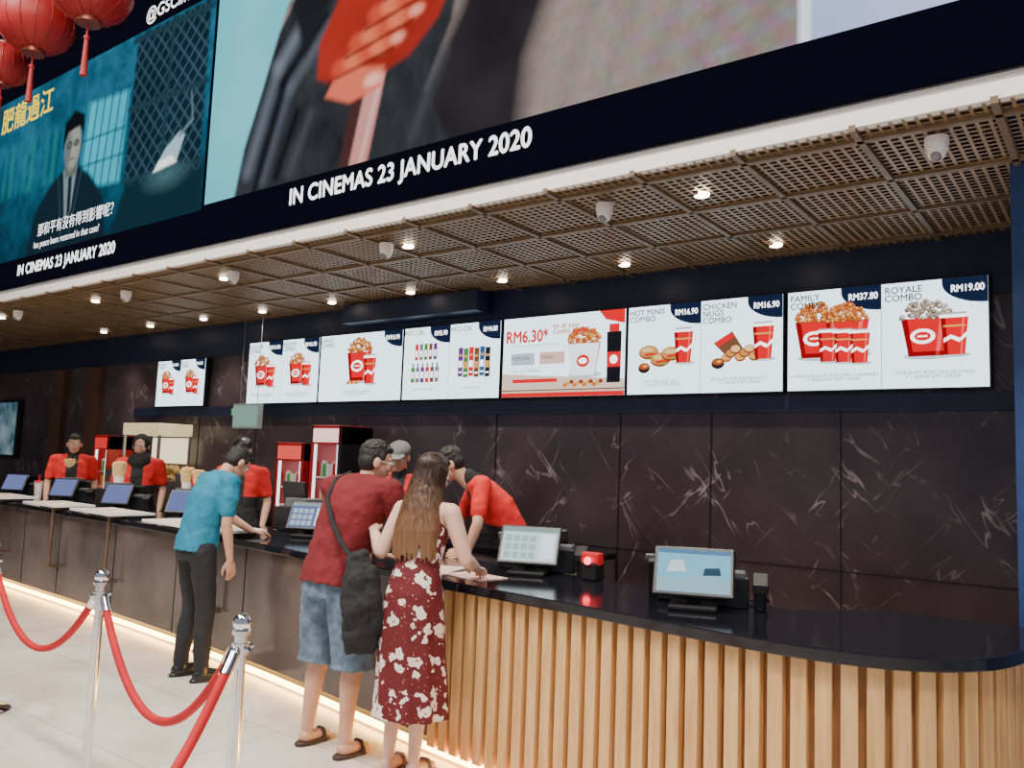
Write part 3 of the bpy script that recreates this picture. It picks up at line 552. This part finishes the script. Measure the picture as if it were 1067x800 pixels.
# ------------------------------------------------------------------ back equipment
M_red=pmat("red_enamel",(.5,.015,.015),.3);steel=pmat("steel",(.5,.5,.48),.3,.8)
def fridge(x,y,w,h,name,topcol,inner,d=.4,side=M_black):
    e=empty(name,(x,y,0));b=MB()
    b.box((x-w/2+.02,y,h/2),(.04,d,h),M_red);b.box((x+w/2-.02,y,h/2),(.04,d,h),side);b.box((x,y+d/2-.02,h/2),(w,.04,h),M_black);b.box((x,y,h-.09),(w,d,.18),M_red);b.box((x,y,.45),(w,d,.9),M_black)
    b.build("cabinet",e,bevel=.008)
    c=Canvas(y-d/2);c.rect(x-w/2+.03,h-.16,x+w/2-.03,h-.03,topcol,2);c.build("lit_header",e)
    c=Canvas(y+d/2-.05);c.rect(x-w/2+.04,.92,x+w/2-.04,h-.18,inner,1);c.build("lit_interior",e)
    b=MB();b.box((x-w/2+.05,y-d/2+.02,(h+.74)/2),(.02,.02,h-1.1),inner);b.box((x+w/2-.05,y-d/2+.02,(h+.74)/2),(.02,.02,h-1.1),inner);b.build("light_tubes",e)
    b=MB();rows=3
    for r in range(rows):
        z=.95+r*(h-1.2)/rows;b.box((x,y,z-.01),(w-.09,d-.1,.012),M_white)
        n=int((w-.1)/.075)
        for k in range(n):
            xx=x-w/2+.09+k*.075;m=(M_red,pmat("can_orange",(.8,.3,.03),.3),pmat("can_green",(.1,.4,.1),.3),M_white)[(k+r)%4];b.cyl((xx,y-.1,z),(xx,y-.1,z+.12),.024,m,seg=14);b.cyl((xx,y-.1,z+.12),(xx,y-.1,z+.15),.024,m,.012,14)
    b.build("drinks",e)
fridge(-6.6,5.4,.42,1.72,"beverage_fridge",emat((.9,.1,.08),1.2),emat((.7,.9,.95),2.6),side=M_red)
fridge(-6.08,5.4,.42,1.89,"beverage_fridge",emat((.9,.55,.5),1.8),emat((.8,.9,.95),2.2))
fridge(-10.25,5.4,.36,1.76,"beverage_fridge",emat((.8,.05,.04),1.),emat((.9,.95,1),2.6),side=M_red)
e=empty("popcorn_warmer",(-9.3,5.38,.95));b=MB();b.box((-9.3,5.38,1.1),(.8,.42,.31),steel);b.box((-9.3,5.38,1.84),(.8,.42,.14),pmat("cream_panel",(.85,.75,.4),.5,emit=.6))
for sx in (-.38,.38):
    for sy in (-.19,.19):b.box((-9.3+sx,5.38+sy,1.5),(.03,.03,.6),steel)
b.build("frame",e,bevel=.006);b=MB()
for i in range(160):b.sph((-9.3+random.uniform(-.34,.34),5.38+random.uniform(-.16,.16),1.28+random.random()**2*.14),.03,PC,seg=8)
b.build("popcorn_heap",e);b=MB();b.box((-9.3,5.55,1.6),(.74,.02,.3),emat((1,.85,.5),1.6));b.build("heat_lamp_panel",e)
b=MB();b.box((-7.45,5.3,1.99),(.44,.05,.26),pmat("sign_frame",(.5,.55,.5),.4));b.box((-7.45,5.27,1.99),(.4,.02,.22),emat((.3,.5,.42),.8));b.cyl((-7.6,5.3,2.1),(-7.6,5.3,HC-.02),.003,M_grey);b.cyl((-7.3,5.3,2.1),(-7.3,5.3,HC-.02),.003,M_grey);b.build("hanging_sign")
c=MB();c.box((-8.1,YW-.07,2.06),(.14,.01,.06),emat((.03,.5,.18),1.2));c.box((-8.1,YW-.055,2.06),(.16,.025,.08),M_white);c.build("exit_sign")
b=MB();bw=pmat("brown_panel",(.1,.05,.03),.4)
for x in (-11.4,-12.4):b.box((x,YW-.04,1.35),(.35,.08,2.7),bw)
b.build("trim_5")
b=MB();b.box((-14.0,YW-.05,1.85),(.8,.06,.9),M_black);b.box((-14.0,YW-.085,1.85),(.7,.01,.8),emit_noise("poster_a",(.03,.09,.13),(.25,.35,.38),3,.8));b.build("lightbox_poster")
b=MB();b.box((-15.2,YW-.04,1.15),(1,.06,2.3),bw);b.box((-14.8,YW-.09,1.1),(.04,.05,.4),M_chrome);b.build("door_1")
# ------------------------------------------------------------------ lanterns
LR=pmat("lantern_silk",(.3,.006,.006),.6,emit=.03);GD=pmat("lantern_rim",(.2,.03,.015),.4,.3)
for x,z,r in ((-6.93,5.42,.33),(-7.95,5.44,.33),(-8.6,5.22,.24)):
    e=empty("red_lantern",(x,3.1,z));b=MB()
    b.sph((x,3.1,z),(r,r,r*.82),LR,seg=32);b.cyl((x,3.1,z+r*.78),(x,3.1,z+r*.9),r*.3,GD,seg=24);b.cyl((x,3.1,z-r*.9),(x,3.1,z-r*.78),r*.3,GD,seg=24)
    b.build("shade",e,smooth=True);b=MB()
    for k in range(16):
        a=k*math.pi/8;pp=[(x+r*1.005*math.cos(a)*math.cos(t),3.1+r*1.005*math.sin(a)*math.cos(t),z+r*.825*math.sin(t)) for t in [(-1.3+i*.26) for i in range(11)]]
        for i in range(10):b.cyl(pp[i],pp[i+1],.004,pmat("lantern_rib",(.24,.006,.006),.5),seg=6)
    b.cyl((x,3.1,z+r*.9),(x,3.1,6.98),.006,GD,seg=6);b.build("ribs",e)
    b=MB();b.cyl((x,3.1,z-r*.9-.12),(x,3.1,z-r*.9),.008,LR,seg=6);b.sph((x,3.1,z-r*.9-.12),.025,LR);b.cyl((x,3.1,z-r*.9-.45),(x,3.1,z-r*.9-.13),.028,LR,.016,12);b.build("tassel",e)
# ------------------------------------------------------------------ stanchions + ropes
def stanchion(x,y):
    b=MB();b.cyl((x,y,0),(x,y,.012),.17,M_chrome,.17,40);b.cyl((x,y,.012),(x,y,.035),.165,M_chrome,.06,40);b.cyl((x,y,.03),(x,y,.06),.045,M_chrome,.026,24)
    b.cyl((x,y,.05),(x,y,.88),.021,M_chrome,seg=24);b.cyl((x,y,.86),(x,y,.9),.032,M_chrome,seg=24);b.cyl((x,y,.9),(x,y,.935),.024,M_chrome,seg=24);b.cyl((x,y,.93),(x,y,.945),.034,M_chrome,seg=24);b.sph((x,y,.972),.034,M_chrome,seg=24)
    for a in range(4):
        an=a*math.pi/2;b.cyl((x+.03*math.cos(an),y+.03*math.sin(an),.88),(x+.05*math.cos(an),y+.05*math.sin(an),.885),.008,M_chrome,seg=8)
    b.build("rope_stanchion",smooth=True)
S=[(-5.55,2.22),(-4.02,2.10),(-2.63,1.91),(-1.9,.42)]
for s in S:stanchion(*s)
RV=pmat("red_velvet",(.5,.003,.012),.75,bump=.2,bscale=200)
for (a,b_,sg) in ((S[0],S[1],.36),(S[1],S[2],.40),(S[2],S[3],.45)):
    a=V((*a,.87));b_=V((*b_,.87));d=(b_-a).normalized();a=a+d*.05;b_=b_-d*.05
    e=empty("velvet_rope",a)
    pts=[a.lerp(b_,t/28)-V((0,0,4*sg*(t/28)*(1-t/28))) for t in range(29)]
    curve("rope",pts,.018,RV,e)
    m=MB();m.cyl(pts[0],pts[1],.022,M_chrome,seg=16);m.cyl(pts[-2],pts[-1],.022,M_chrome,seg=16);m.build("hook_ends",e,smooth=True)
# ------------------------------------------------------------------ people
def chain(bm,pts,rad,seg=12):
    for i,p in enumerate(pts):
        bmesh.ops.create_icosphere(bm,subdivisions=2,radius=rad[i],matrix=Matrix.Translation(V(p)))
        if i:
            a=V(pts[i-1]);b=V(p);d=b-a
            if d.length<1e-5:continue
            bmesh.ops.create_cone(bm,cap_ends=True,segments=seg,radius1=rad[i-1],radius2=rad[i],depth=d.length,matrix=Matrix.Translation((a+b)/2)@d.to_track_quat('Z','Y').to_matrix().to_4x4())
def ell(bm,c,r,R=None,C=None):
    m=Matrix.Translation(V(c))@Matrix.Diagonal((*r,1))
    if R is not None:m=Matrix.Translation(C)@R.to_4x4()@m
    bmesh.ops.create_icosphere(bm,subdivisions=3,radius=1,matrix=m)
def loft(bm,sl,n=28,fold=None):
    rings=[]
    for k,(c,rx,ry) in enumerate(sl):
        c=V(c);a=V(sl[max(k-1,0)][0]);b=V(sl[min(k+1,len(sl)-1)][0]);t=(b-a).normalized();xa=V((1,0,0));xa=(xa-t*xa.dot(t)).normalized();ya=t.cross(xa)
        ring=[]
        for i in range(n):
            th=i*2*math.pi/n;f=1
            if fold:f=1+fold[k]*math.sin(th*9+k*.4)
            ct_=math.cos(th);st=math.sin(th);ct_=math.copysign(abs(ct_)**.85,ct_);st=math.copysign(abs(st)**.85,st)
            ring.append(bm.verts.new(c+xa*rx*f*ct_+ya*ry*f*st))
        rings.append(ring)
    for k in range(len(rings)-1):
        for i in range(n):bm.faces.new((rings[k][i],rings[k][(i+1)%n],rings[k+1][(i+1)%n],rings[k+1][i]))
    bm.faces.new(rings[0][::-1]);bm.faces.new(rings[-1])
cl=bpy.data.textures.new("wrinkle","CLOUDS");cl.noise_scale=.09;cl.noise_depth=2
def remesh(name,bm,mat,vox,it,parent,disp=0):
    bmesh.ops.recalc_face_normals(bm,faces=bm.faces)
    me=bpy.data.meshes.new(name);bm.to_mesh(me);bm.free();me.materials.append(mat)
    o=bpy.data.objects.new(name,me);link(o,parent,False)
    r=o.modifiers.new("remesh","REMESH");r.mode='VOXEL';r.voxel_size=vox;r.use_smooth_shade=True
    if it:
        s=o.modifiers.new("smooth","SMOOTH");s.factor=.5;s.iterations=it
    if disp:
        d=o.modifiers.new("wrinkles","DISPLACE");d.texture=cl;d.strength=disp;d.mid_level=.5
    return o
def hand(bm,w,d,nrmv,side,curl=.5):
    w=V(w);d=V(d).normalized();nv=V(nrmv);nv=(nv-d*nv.dot(d)).normalized();s=d.cross(nv)*side
    R=Matrix((s,d,nv)).transposed()
    ell(bm,(0,.045,0),(.038,.05,.015),R,w)
    for i,(o,l) in enumerate(((-.029,.066),(-.0095,.078),(.0105,.072),(.029,.055))):
        p=w+d*.08+s*o;pts=[w+d*.05+s*o*.9,p]
        for k,f in enumerate((.42,.32,.26)):
            ang=curl*(k+.6)*.7;dir_=(d*math.cos(ang)+nv*math.sin(ang));p=p+dir_*l*f;pts.append(p)
        chain(bm,pts,[.0095,.009,.0083,.0077,.007],8)
    p0=w+d*.018-s*.028;pts=[p0,p0-s*.02+d*.025+nv*.008,p0-s*.03+d*.05+nv*.014,p0-s*.028+d*.072+nv*.02];chain(bm,pts,[.013,.0115,.0095,.008],8)
DEF=dict(pel=(0,0,.93),wai=(0,.01,1.06),che=(0,.01,1.25),nec=(0,0,1.43),head=(0,.03,1.575),
 shL=(-.19,0,1.385),shR=(.19,0,1.385),elL=(-.25,-.01,1.11),elR=(.25,-.01,1.11),wrL=(-.24,.1,.88),wrR=(.24,.1,.88),
 hiL=(-.095,0,.9),hiR=(.095,0,.9),knL=(-.1,.03,.49),knR=(.1,.03,.49),anL=(-.1,-.02,.09),anR=(.1,-.02,.09))
def person(name,loc,yaw,J={},head=(0,0,0),w=1.,skin=M_skin,shirt=None,sleeve=.6,pants=None,plen='long',shoes=M_black,hair='short',hairm=M_hair,dress=None,scale=1.,curl=.5,sandals=False,hd=None,collar=None,ln=1.,capmat=None,glasses=False):
    P={k:V(v) for k,v in DEF.items()}
    for k,v in J.items():P[k]=V(v)
    hd=hd or {}
    e=empty(name,loc,yaw,scale)
    HR=Euler([math.radians(a) for a in head]).to_matrix();HCn=P['head']
    def hp(v):return HCn+HR@V(v)
    bm=bmesh.new()
    ell(bm,(0,-.012,.03),(.073,.09,.083),HR,HCn);ell(bm,(0,.018,-.028),(.06,.068,.082),HR,HCn);ell(bm,(0,.034,-.078),(.036,.042,.03),HR,HCn)
    chain(bm,[hp((0,.08,.012)),hp((0,.1,-.022))],[.009,.0135],8)
    for s in (-1,1):
        ell(bm,(s*.074,-.008,-.008),(.012,.022,.032),HR,HCn);ell(bm,(s*.03,.066,-.025),(.022,.016,.018),HR,HCn)
    ell(bm,(0,.068,.028),(.05,.018,.012),HR,HCn)
    chain(bm,[P['nec']-V((0,0,.04)),hp((0,-.025,-.07))],[.058*w**.5,.052])
    for s,S_ in ((-1,'L'),(1,'R')):
        a=P['sh'+S_];b=P['el'+S_];c=P['wr'+S_]
        chain(bm,[a,a.lerp(b,.5),b,b.lerp(c,.3),c],[.05*w,.045*w,.037,.038,.025])
        d=(c-b).normalized();inn=V((-s,0,-.35)) if abs(d.z)>.6 else V((0,0,-1))
        hand(bm,c,hd.get(S_,d),inn,s if abs(d.z)>.6 else -s,curl)
        if plen!='long' or dress:
            k=P['kn'+S_];n=P['an'+S_]
            chain(bm,[P['hi'+S_],k,k.lerp(n,.3)+V((0,-.012,0)),n],[.075*ln,.056*ln,.055*ln,.034*ln])
            chain(bm,[n+V((0,-.01,-.045)),n+V((0,.08,-.055)),n+V((s*.008,.15,-.068))],[.036,.032,.026])
            for t in range(5):
                tp=n+V((s*(-.025+t*.016),.165-.008*t,-.075));chain(bm,[tp-V((0,.03,0)),tp+V((0,.012,-.002))],[.011,.0105 if t else .013],8)
    remesh("body",bm,skin,.0048,2,e)
    b=MB()
    for s in (-1,1):
        b.sph(hp((s*.03,.073,.008)),.0125,M_eye,seg=12);b.sph(hp((s*.03,.0815,.007)),.0062,M_pupil,seg=10)
        b.cyl(hp((s*.014,.084,.03)),hp((s*.045,.074,.032)),.0035,M_hair,seg=8)
        if glasses:
            pts=[hp((s*.032+.022*math.cos(q*math.pi/6),.092,.005+.017*math.sin(q*math.pi/6))) for q in range(13)]
            for q in range(12):b.cyl(pts[q],pts[q+1],.0018,M_black,seg=6)
            b.cyl(hp((s*.054,.09,.01)),hp((s*.08,0,.01)),.0018,M_black,seg=6)
    b.sph(hp((0,.079,-.058)),(.022,.01,.0075),M_lip,seg=12,rot=Euler([math.radians(a) for a in head]))
    b.build("face_features",e,smooth=True,keep=False)
    bm=bmesh.new();hv=.006
    if hair in('short','long'):
        ell(bm,(0,-.024,.045),(.079,.092,.078),HR,HCn);ell(bm,(0,-.043,.003),(.076,.066,.08),HR,HCn);ell(bm,(0,.045,.083),(.055,.035,.024),HR,HCn)
        for s in (-1,1):ell(bm,(s*.068,.012,.035),(.012,.022,.03),HR,HCn)
    if hair=='short':
        rh=random.Random(9)
        for i in range(60):
            th=rh.uniform(0,2*math.pi);ph=rh.uniform(.35,1.5);q=V((.078*math.cos(th)*math.cos(ph),-.026+.09*math.sin(th)*math.cos(ph),.045+.078*math.sin(ph)))
            if q.y>.05 and q.z<.07:continue
            chain(bm,[hp(q),hp(q*1.0+V((rh.uniform(-.008,.008),.014,.006)))],[.008,.004],6)
    if hair=='long':
        rn=random.Random(5);N_=54
        for i in range(N_):
            a=math.radians(165+i*210/(N_-1));dx=math.cos(a);dy=math.sin(a)
            st=hp((dx*.07,-.012+dy*.08,.02+.03*rn.random()));L_=rn.uniform(.09,.16)
            base=P['nec'];p1=hp((dx*.083,-.02+dy*.088,-.06));p2=V((p1.x*.45+base.x*.55+dx*.062,base.y-.05+dy*.075,base.z-.03));p3=p2+V((dx*.02+rn.uniform(-.008,.008),-.03,-.12));p4=p3+V((rn.uniform(-.014,.014),-.005,-L_))
            chain(bm,[st,p1,p2,p3,p4],[.017,.016,.015,.012,.004],8)
    if hair=='cap':
        ell(bm,(0,-.03,.02),(.078,.08,.08),HR,HCn)
    if hair=='scarf':
        ell(bm,(0,-.03,.03),(.09,.1,.1),HR,HCn);ell(bm,(0,-.035,-.05),(.085,.085,.1),HR,HCn)
        chain(bm,[hp((0,-.0,-.11)),P['nec']+V((0,.02,-.03))],[.078,.13]);hairm=M_blackfab
    remesh("hair" if hair!='scarf' else "headscarf",bm,hairm,hv if hair!='long' else .0045,1,e)
    if hair=='cap':
        bm=bmesh.new();ell(bm,(0,-.012,.062),(.09,.102,.068),HR,HCn);ell(bm,(0,.085,.045),(.07,.075,.009),HR,HCn);remesh("cap",bm,capmat or M_black,.005,1,e)
    sp=[P['pel'],P['wai'],P['che'],P['nec']]
    up=(sp[1]-sp[0]).normalized()
    if not dress:
        bm=bmesh.new()
        sl=[(sp[0]-up*.06,.172*w,.135*w),(sp[0],.17*w,.132*w),(sp[1],.158*w,.122*w),(sp[2],.178*w,.13*w),(sp[2].lerp(sp[3],.55),.175*w,.115*w),(sp[2].lerp(sp[3],.85),.13*w,.085*w),(sp[3]+(sp[3]-sp[2]).normalized()*.015,.07*w,.066*w)]
        loft(bm,sl)
        for S_ in 'LR':
            a=P['sh'+S_];b=P['el'+S_];c=P['wr'+S_];chain(bm,[sp[2].lerp(sp[3],.8),a],[.075*w,.066*w])
            if sleeve<=1:chain(bm,[a,a.lerp(b,sleeve)],[.066*w,.06*w])
            else:chain(bm,[a,b,b.lerp(c,.92)],[.066*w,.052,.042])
        remesh("shirt",bm,shirt,.009,4,e,.025)
        if collar:
            bm=bmesh.new();chain(bm,[P['nec']+V((0,0,-.01)),P['nec']+(HCn-P['nec'])*.22],[.072,.064]);remesh("collar",bm,collar,.006,1,e)
        bm=bmesh.new();loft(bm,[(sp[0]-V((0,0,.11)),.15*w,.12*w),(sp[0],.166*w,.128*w),(sp[0]+up*.08,.155*w,.12*w)])
        for S_ in 'LR':
            h=P['hi'+S_];k=P['kn'+S_];n=P['an'+S_]
            if plen=='long':chain(bm,[h,k,k.lerp(n,.5)+V((0,-.01,0)),n+V((0,0,.0))],[.098*w,.07,.062,.052])
            else:
                q=k.lerp(n,.12);loft(bm,[(h,.1*w,.1*w),(h.lerp(k,.5),.098*w,.1*w),(k,.098*w,.102*w),(q,.1*w,.104*w)])
        remesh("trousers" if plen=='long' else "shorts",bm,pants,.009,4,e,.02)
    else:
        bm=bmesh.new();pz=sp[0]
        sl=[((pz.x*.9+.03,-.02,.30),.185,.165),((pz.x*.9+.02,-.01,.45),.18,.155),((pz.x*.9,0,.68),.17,.14),(pz-V((0,0,.08)),.165,.128),(pz,.155,.12),(sp[1],.118,.09),(sp[2],.138,.108),(sp[2].lerp(sp[3],.42),.125,.085)]
        loft(bm,sl,n=54,fold=[.08,.06,.04,.015,0,0,0,0])
        remesh("dress",bm,dress,.008,2,e,.01)
        bm=bmesh.new();loft(bm,[(sp[1],.1,.075),(sp[2],.125,.095),(sp[2].lerp(sp[3],.6),.13,.08),(sp[3]+V((0,0,.0)),.055,.055)])
        for S_ in 'LR':chain(bm,[sp[2].lerp(sp[3],.75),P['sh'+S_]],[.05,.048])
        remesh("upper_body",bm,skin,.007,3,e)
        for s in (-1,1):
            t=sp[2].lerp(sp[3],.35);u_=sp[3]
            curve("dress_strap",[t+V((s*.09,.085,0)),u_+V((s*.085,.03,.0)),u_+V((s*.088,-.02,-.005)),t+V((s*.085,-.085,0))],.007,dress,e,False)
    bm=bmesh.new()
    for s,S_ in ((-1,'L'),(1,'R')):
        n=P['an'+S_]
        if sandals:
            loft(bm,[((n.x,n.y+.05,0.004),.048,.125),((n.x,n.y+.05,.022),.046,.122)])
            chain(bm,[n+V((-.045,.1,-.07)),n+V((-.02,.1,-.025)),n+V((.02,.1,-.025)),n+V((.045,.1,-.07))],[.012]*4,8)
        else:
            chain(bm,[(n.x,n.y-.02,.045),(n.x,n.y+.06,.043),(n.x+s*.01,n.y+.16,.033)],[.044,.042,.034]);chain(bm,[(n.x,n.y,.05),(n.x,n.y,.1)],[.045,.045])
            loft(bm,[((n.x,n.y+.06,.0),.048,.14),((n.x,n.y+.06,.02),.046,.138)])
    remesh("sandals" if sandals else "shoes",bm,shoes,.006,1,e)
    return e
capg=pmat("grey_cap",(.2,.2,.19),.8)
M_maroon=pmat("maroon_tshirt",(.17,.008,.013),.85,bump=.25)
M_denim=pmat("denim",(.13,.2,.28),.9,var=.4,scale=18,bump=.4,bscale=150)
M_teal=pmat("teal_polo",(.01,.2,.32),.8,bump=.2)
M_bl=pmat("black_trousers",(.014,.015,.02),.8,bump=.2)
man=person("man_in_maroon_tshirt",(-3.57,3.2,0),0,dict(anL=(-.16,-.02,.09),anR=(.15,-.02,.09),knL=(-.14,.03,.49),knR=(.13,.03,.49),hiL=(-.1,-.02,.88),hiR=(.1,-.02,.88),pel=(0,-.03,.94),wai=(.0,.0,1.07),che=(.02,.06,1.28),nec=(.03,.13,1.46),head=(.06,.19,1.57),
  shL=(-.2,.1,1.41),shR=(.25,.12,1.41),elL=(-.27,.3,1.13),elR=(.3,.25,1.13),wrL=(-.16,.5,1.0),wrR=(.22,.47,1.0)),head=(-12,0,-35),w=1.14,shirt=M_maroon,sleeve=.75,pants=M_denim,plen='shorts',sandals=True,shoes=pmat("sandal_brown",(.05,.025,.018),.6),hd={'L':(.2,1,-.12),'R':(-.2,1,-.12)},glasses=True)
curve("bag_strap",[(-.1,.19,1.43),(-.11,.14,1.5),(-.1,.03,1.46),(-.05,-.07,1.36),(.05,-.115,1.25),(.16,-.14,1.14),(.27,-.15,1.06)],.014,M_blackfab,man,False)
bm=bmesh.new();loft(bm,[((.36,-.16,.6),.06,.045),((.36,-.16,.68),.1,.065),((.36,-.17,.85),.105,.07),((.34,-.16,1.0),.09,.06),((.3,-.15,1.1),.05,.035)]);chain(bm,[(.42,-.15,1.0),(.44,-.13,.75),(.42,-.13,.62)],[.04,.055,.025]);remesh("shoulder_bag",bm,M_blackfab,.008,3,man,.05)
person("woman_in_floral_dress",(-3.0,3.2,0),.15,dict(anL=(-.08,-.03,.1),anR=(.07,-.02,.1),knL=(-.07,.02,.48),knR=(.07,.02,.48),hiL=(-.08,0,.87),hiR=(.08,0,.87),pel=(.01,0,.91),wai=(.01,.02,1.05),che=(.01,.05,1.21),nec=(.01,.08,1.38),head=(.02,.11,1.51),
  shL=(-.14,.07,1.325),shR=(.17,.07,1.325),elL=(-.2,-.02,1.1),elR=(.25,.1,1.09),wrL=(-.33,.08,1.2),wrR=(.18,.33,1.02)),head=(-10,6,-10),skin=M_skin2,dress=floral(),hair='long',hairm=ombre(),sandals=True,shoes=pmat("beige_sandals",(.3,.2,.15),.6),ln=.88,hd={'R':(-.3,1,-.2)})
person("man_in_teal_shirt",(-5.38,3.5,0),-.12,dict(anL=(-.12,-.02,.09),anR=(.12,.02,.09),pel=(0,-.02,.94),hiL=(-.095,-.02,.9),hiR=(.095,-.02,.9),wai=(0,.0,1.07),che=(0,.05,1.26),nec=(0,.13,1.43),head=(.0,.25,1.52),
  shL=(-.19,.11,1.385),shR=(.19,.11,1.385),elL=(-.24,.28,1.14),elR=(.24,.07,1.1),wrL=(-.15,.49,1.0),wrR=(.23,.12,.84)),head=(-42,0,0),shirt=M_teal,sleeve=.72,pants=M_bl,hd={'L':(.2,1,-.1)})
def staff(loc,yaw,J={},head=(0,0,0),hair='short',**k):
    return person("cinema_staff_member",loc,yaw,J,head,shirt=M_redfab,sleeve=.7,pants=M_bl,hair=hair,collar=M_blackfab,**k)
R_=math.radians
staff((-4.72,4.85,0),R_(-150),dict(che=(0,.05,1.27),nec=(0,.08,1.46),head=(0,.13,1.61),shL=(-.19,.07,1.41),shR=(.19,.07,1.41)),(-22,0,0),'cap',capmat=capg)
staff((-3.48,4.82,0),R_(131),dict(pel=(0,0,.95),wai=(0,.07,1.08),che=(0,.19,1.27),nec=(0,.37,1.46),head=(0,.54,1.57),shL=(-.19,.31,1.44),shR=(.19,.33,1.44),elL=(-.31,.34,1.18),wrL=(-.3,.4,.99),elR=(.27,.45,1.15),wrR=(.18,.6,1.0)),(-32,0,0),hd={'L':(.1,1,-.1),'R':(-.2,1,-.1)})
staff((-6.98,4.95,0),R_(-140),dict(head=(0,.06,1.59)),(-20,0,0),'cap',scale=1.02)
staff((-8.95,5.0,0),R_(-130),{},(-15,0,0),'scarf',scale=1.04)
staff((-10.5,5.0,0),R_(-120),{},(-10,0,0),'short',scale=1.04)
# ------------------------------------------------------------------ lights
w=bpy.data.worlds.new("world");bpy.context.scene.world=w;w.use_nodes=True;w.node_tree.nodes["Background"].inputs[0].default_value=(.75,.8,1,1);w.node_tree.nodes["Background"].inputs[1].default_value=.4
for x,y in ((-8,.8),(-5,.8),(-2,.8),(-3.5,-1.5),(0.5,1.0)):  # unseen fixtures and area lamps, added as fill on people and counter front
    b=MB();b.box((x,y,6.96),(1.0,1.0,.06),M_white);b.box((x,y,6.925),(.9,.9,.01),emat((1,.95,.88),4));o=b.build("unseen_fill_fixture")
    L=bpy.data.lights.new("fill_area","AREA");L.energy=290;L.size=.9;L.color=(1,.92,.83);lo=bpy.data.objects.new("fill_lamp",L);lo.location=(x,y,6.9);link(lo,o)
# ------------------------------------------------------------------ camera
a=math.radians(37);th=math.radians(5.6);ro=math.radians(2.2)
Fv=V((-math.sin(a)*math.cos(th),math.cos(a)*math.cos(th),math.sin(th)));r0=V((math.cos(a),math.sin(a),0));u0=r0.cross(Fv)
Rv=math.cos(ro)*r0+math.sin(ro)*u0;Uv=-math.sin(ro)*r0+math.cos(ro)*u0
cd=bpy.data.cameras.new("camera");cd.sensor_width=36;cd.lens=865/1067*36;cd.clip_start=.05
cam=bpy.data.objects.new("camera",cd);m=Matrix((Rv,Uv,-Fv)).transposed().to_4x4();m.translation=V((0,0,1.58));cam.matrix_world=m;COL.objects.link(cam)
bpy.context.scene.camera=cam
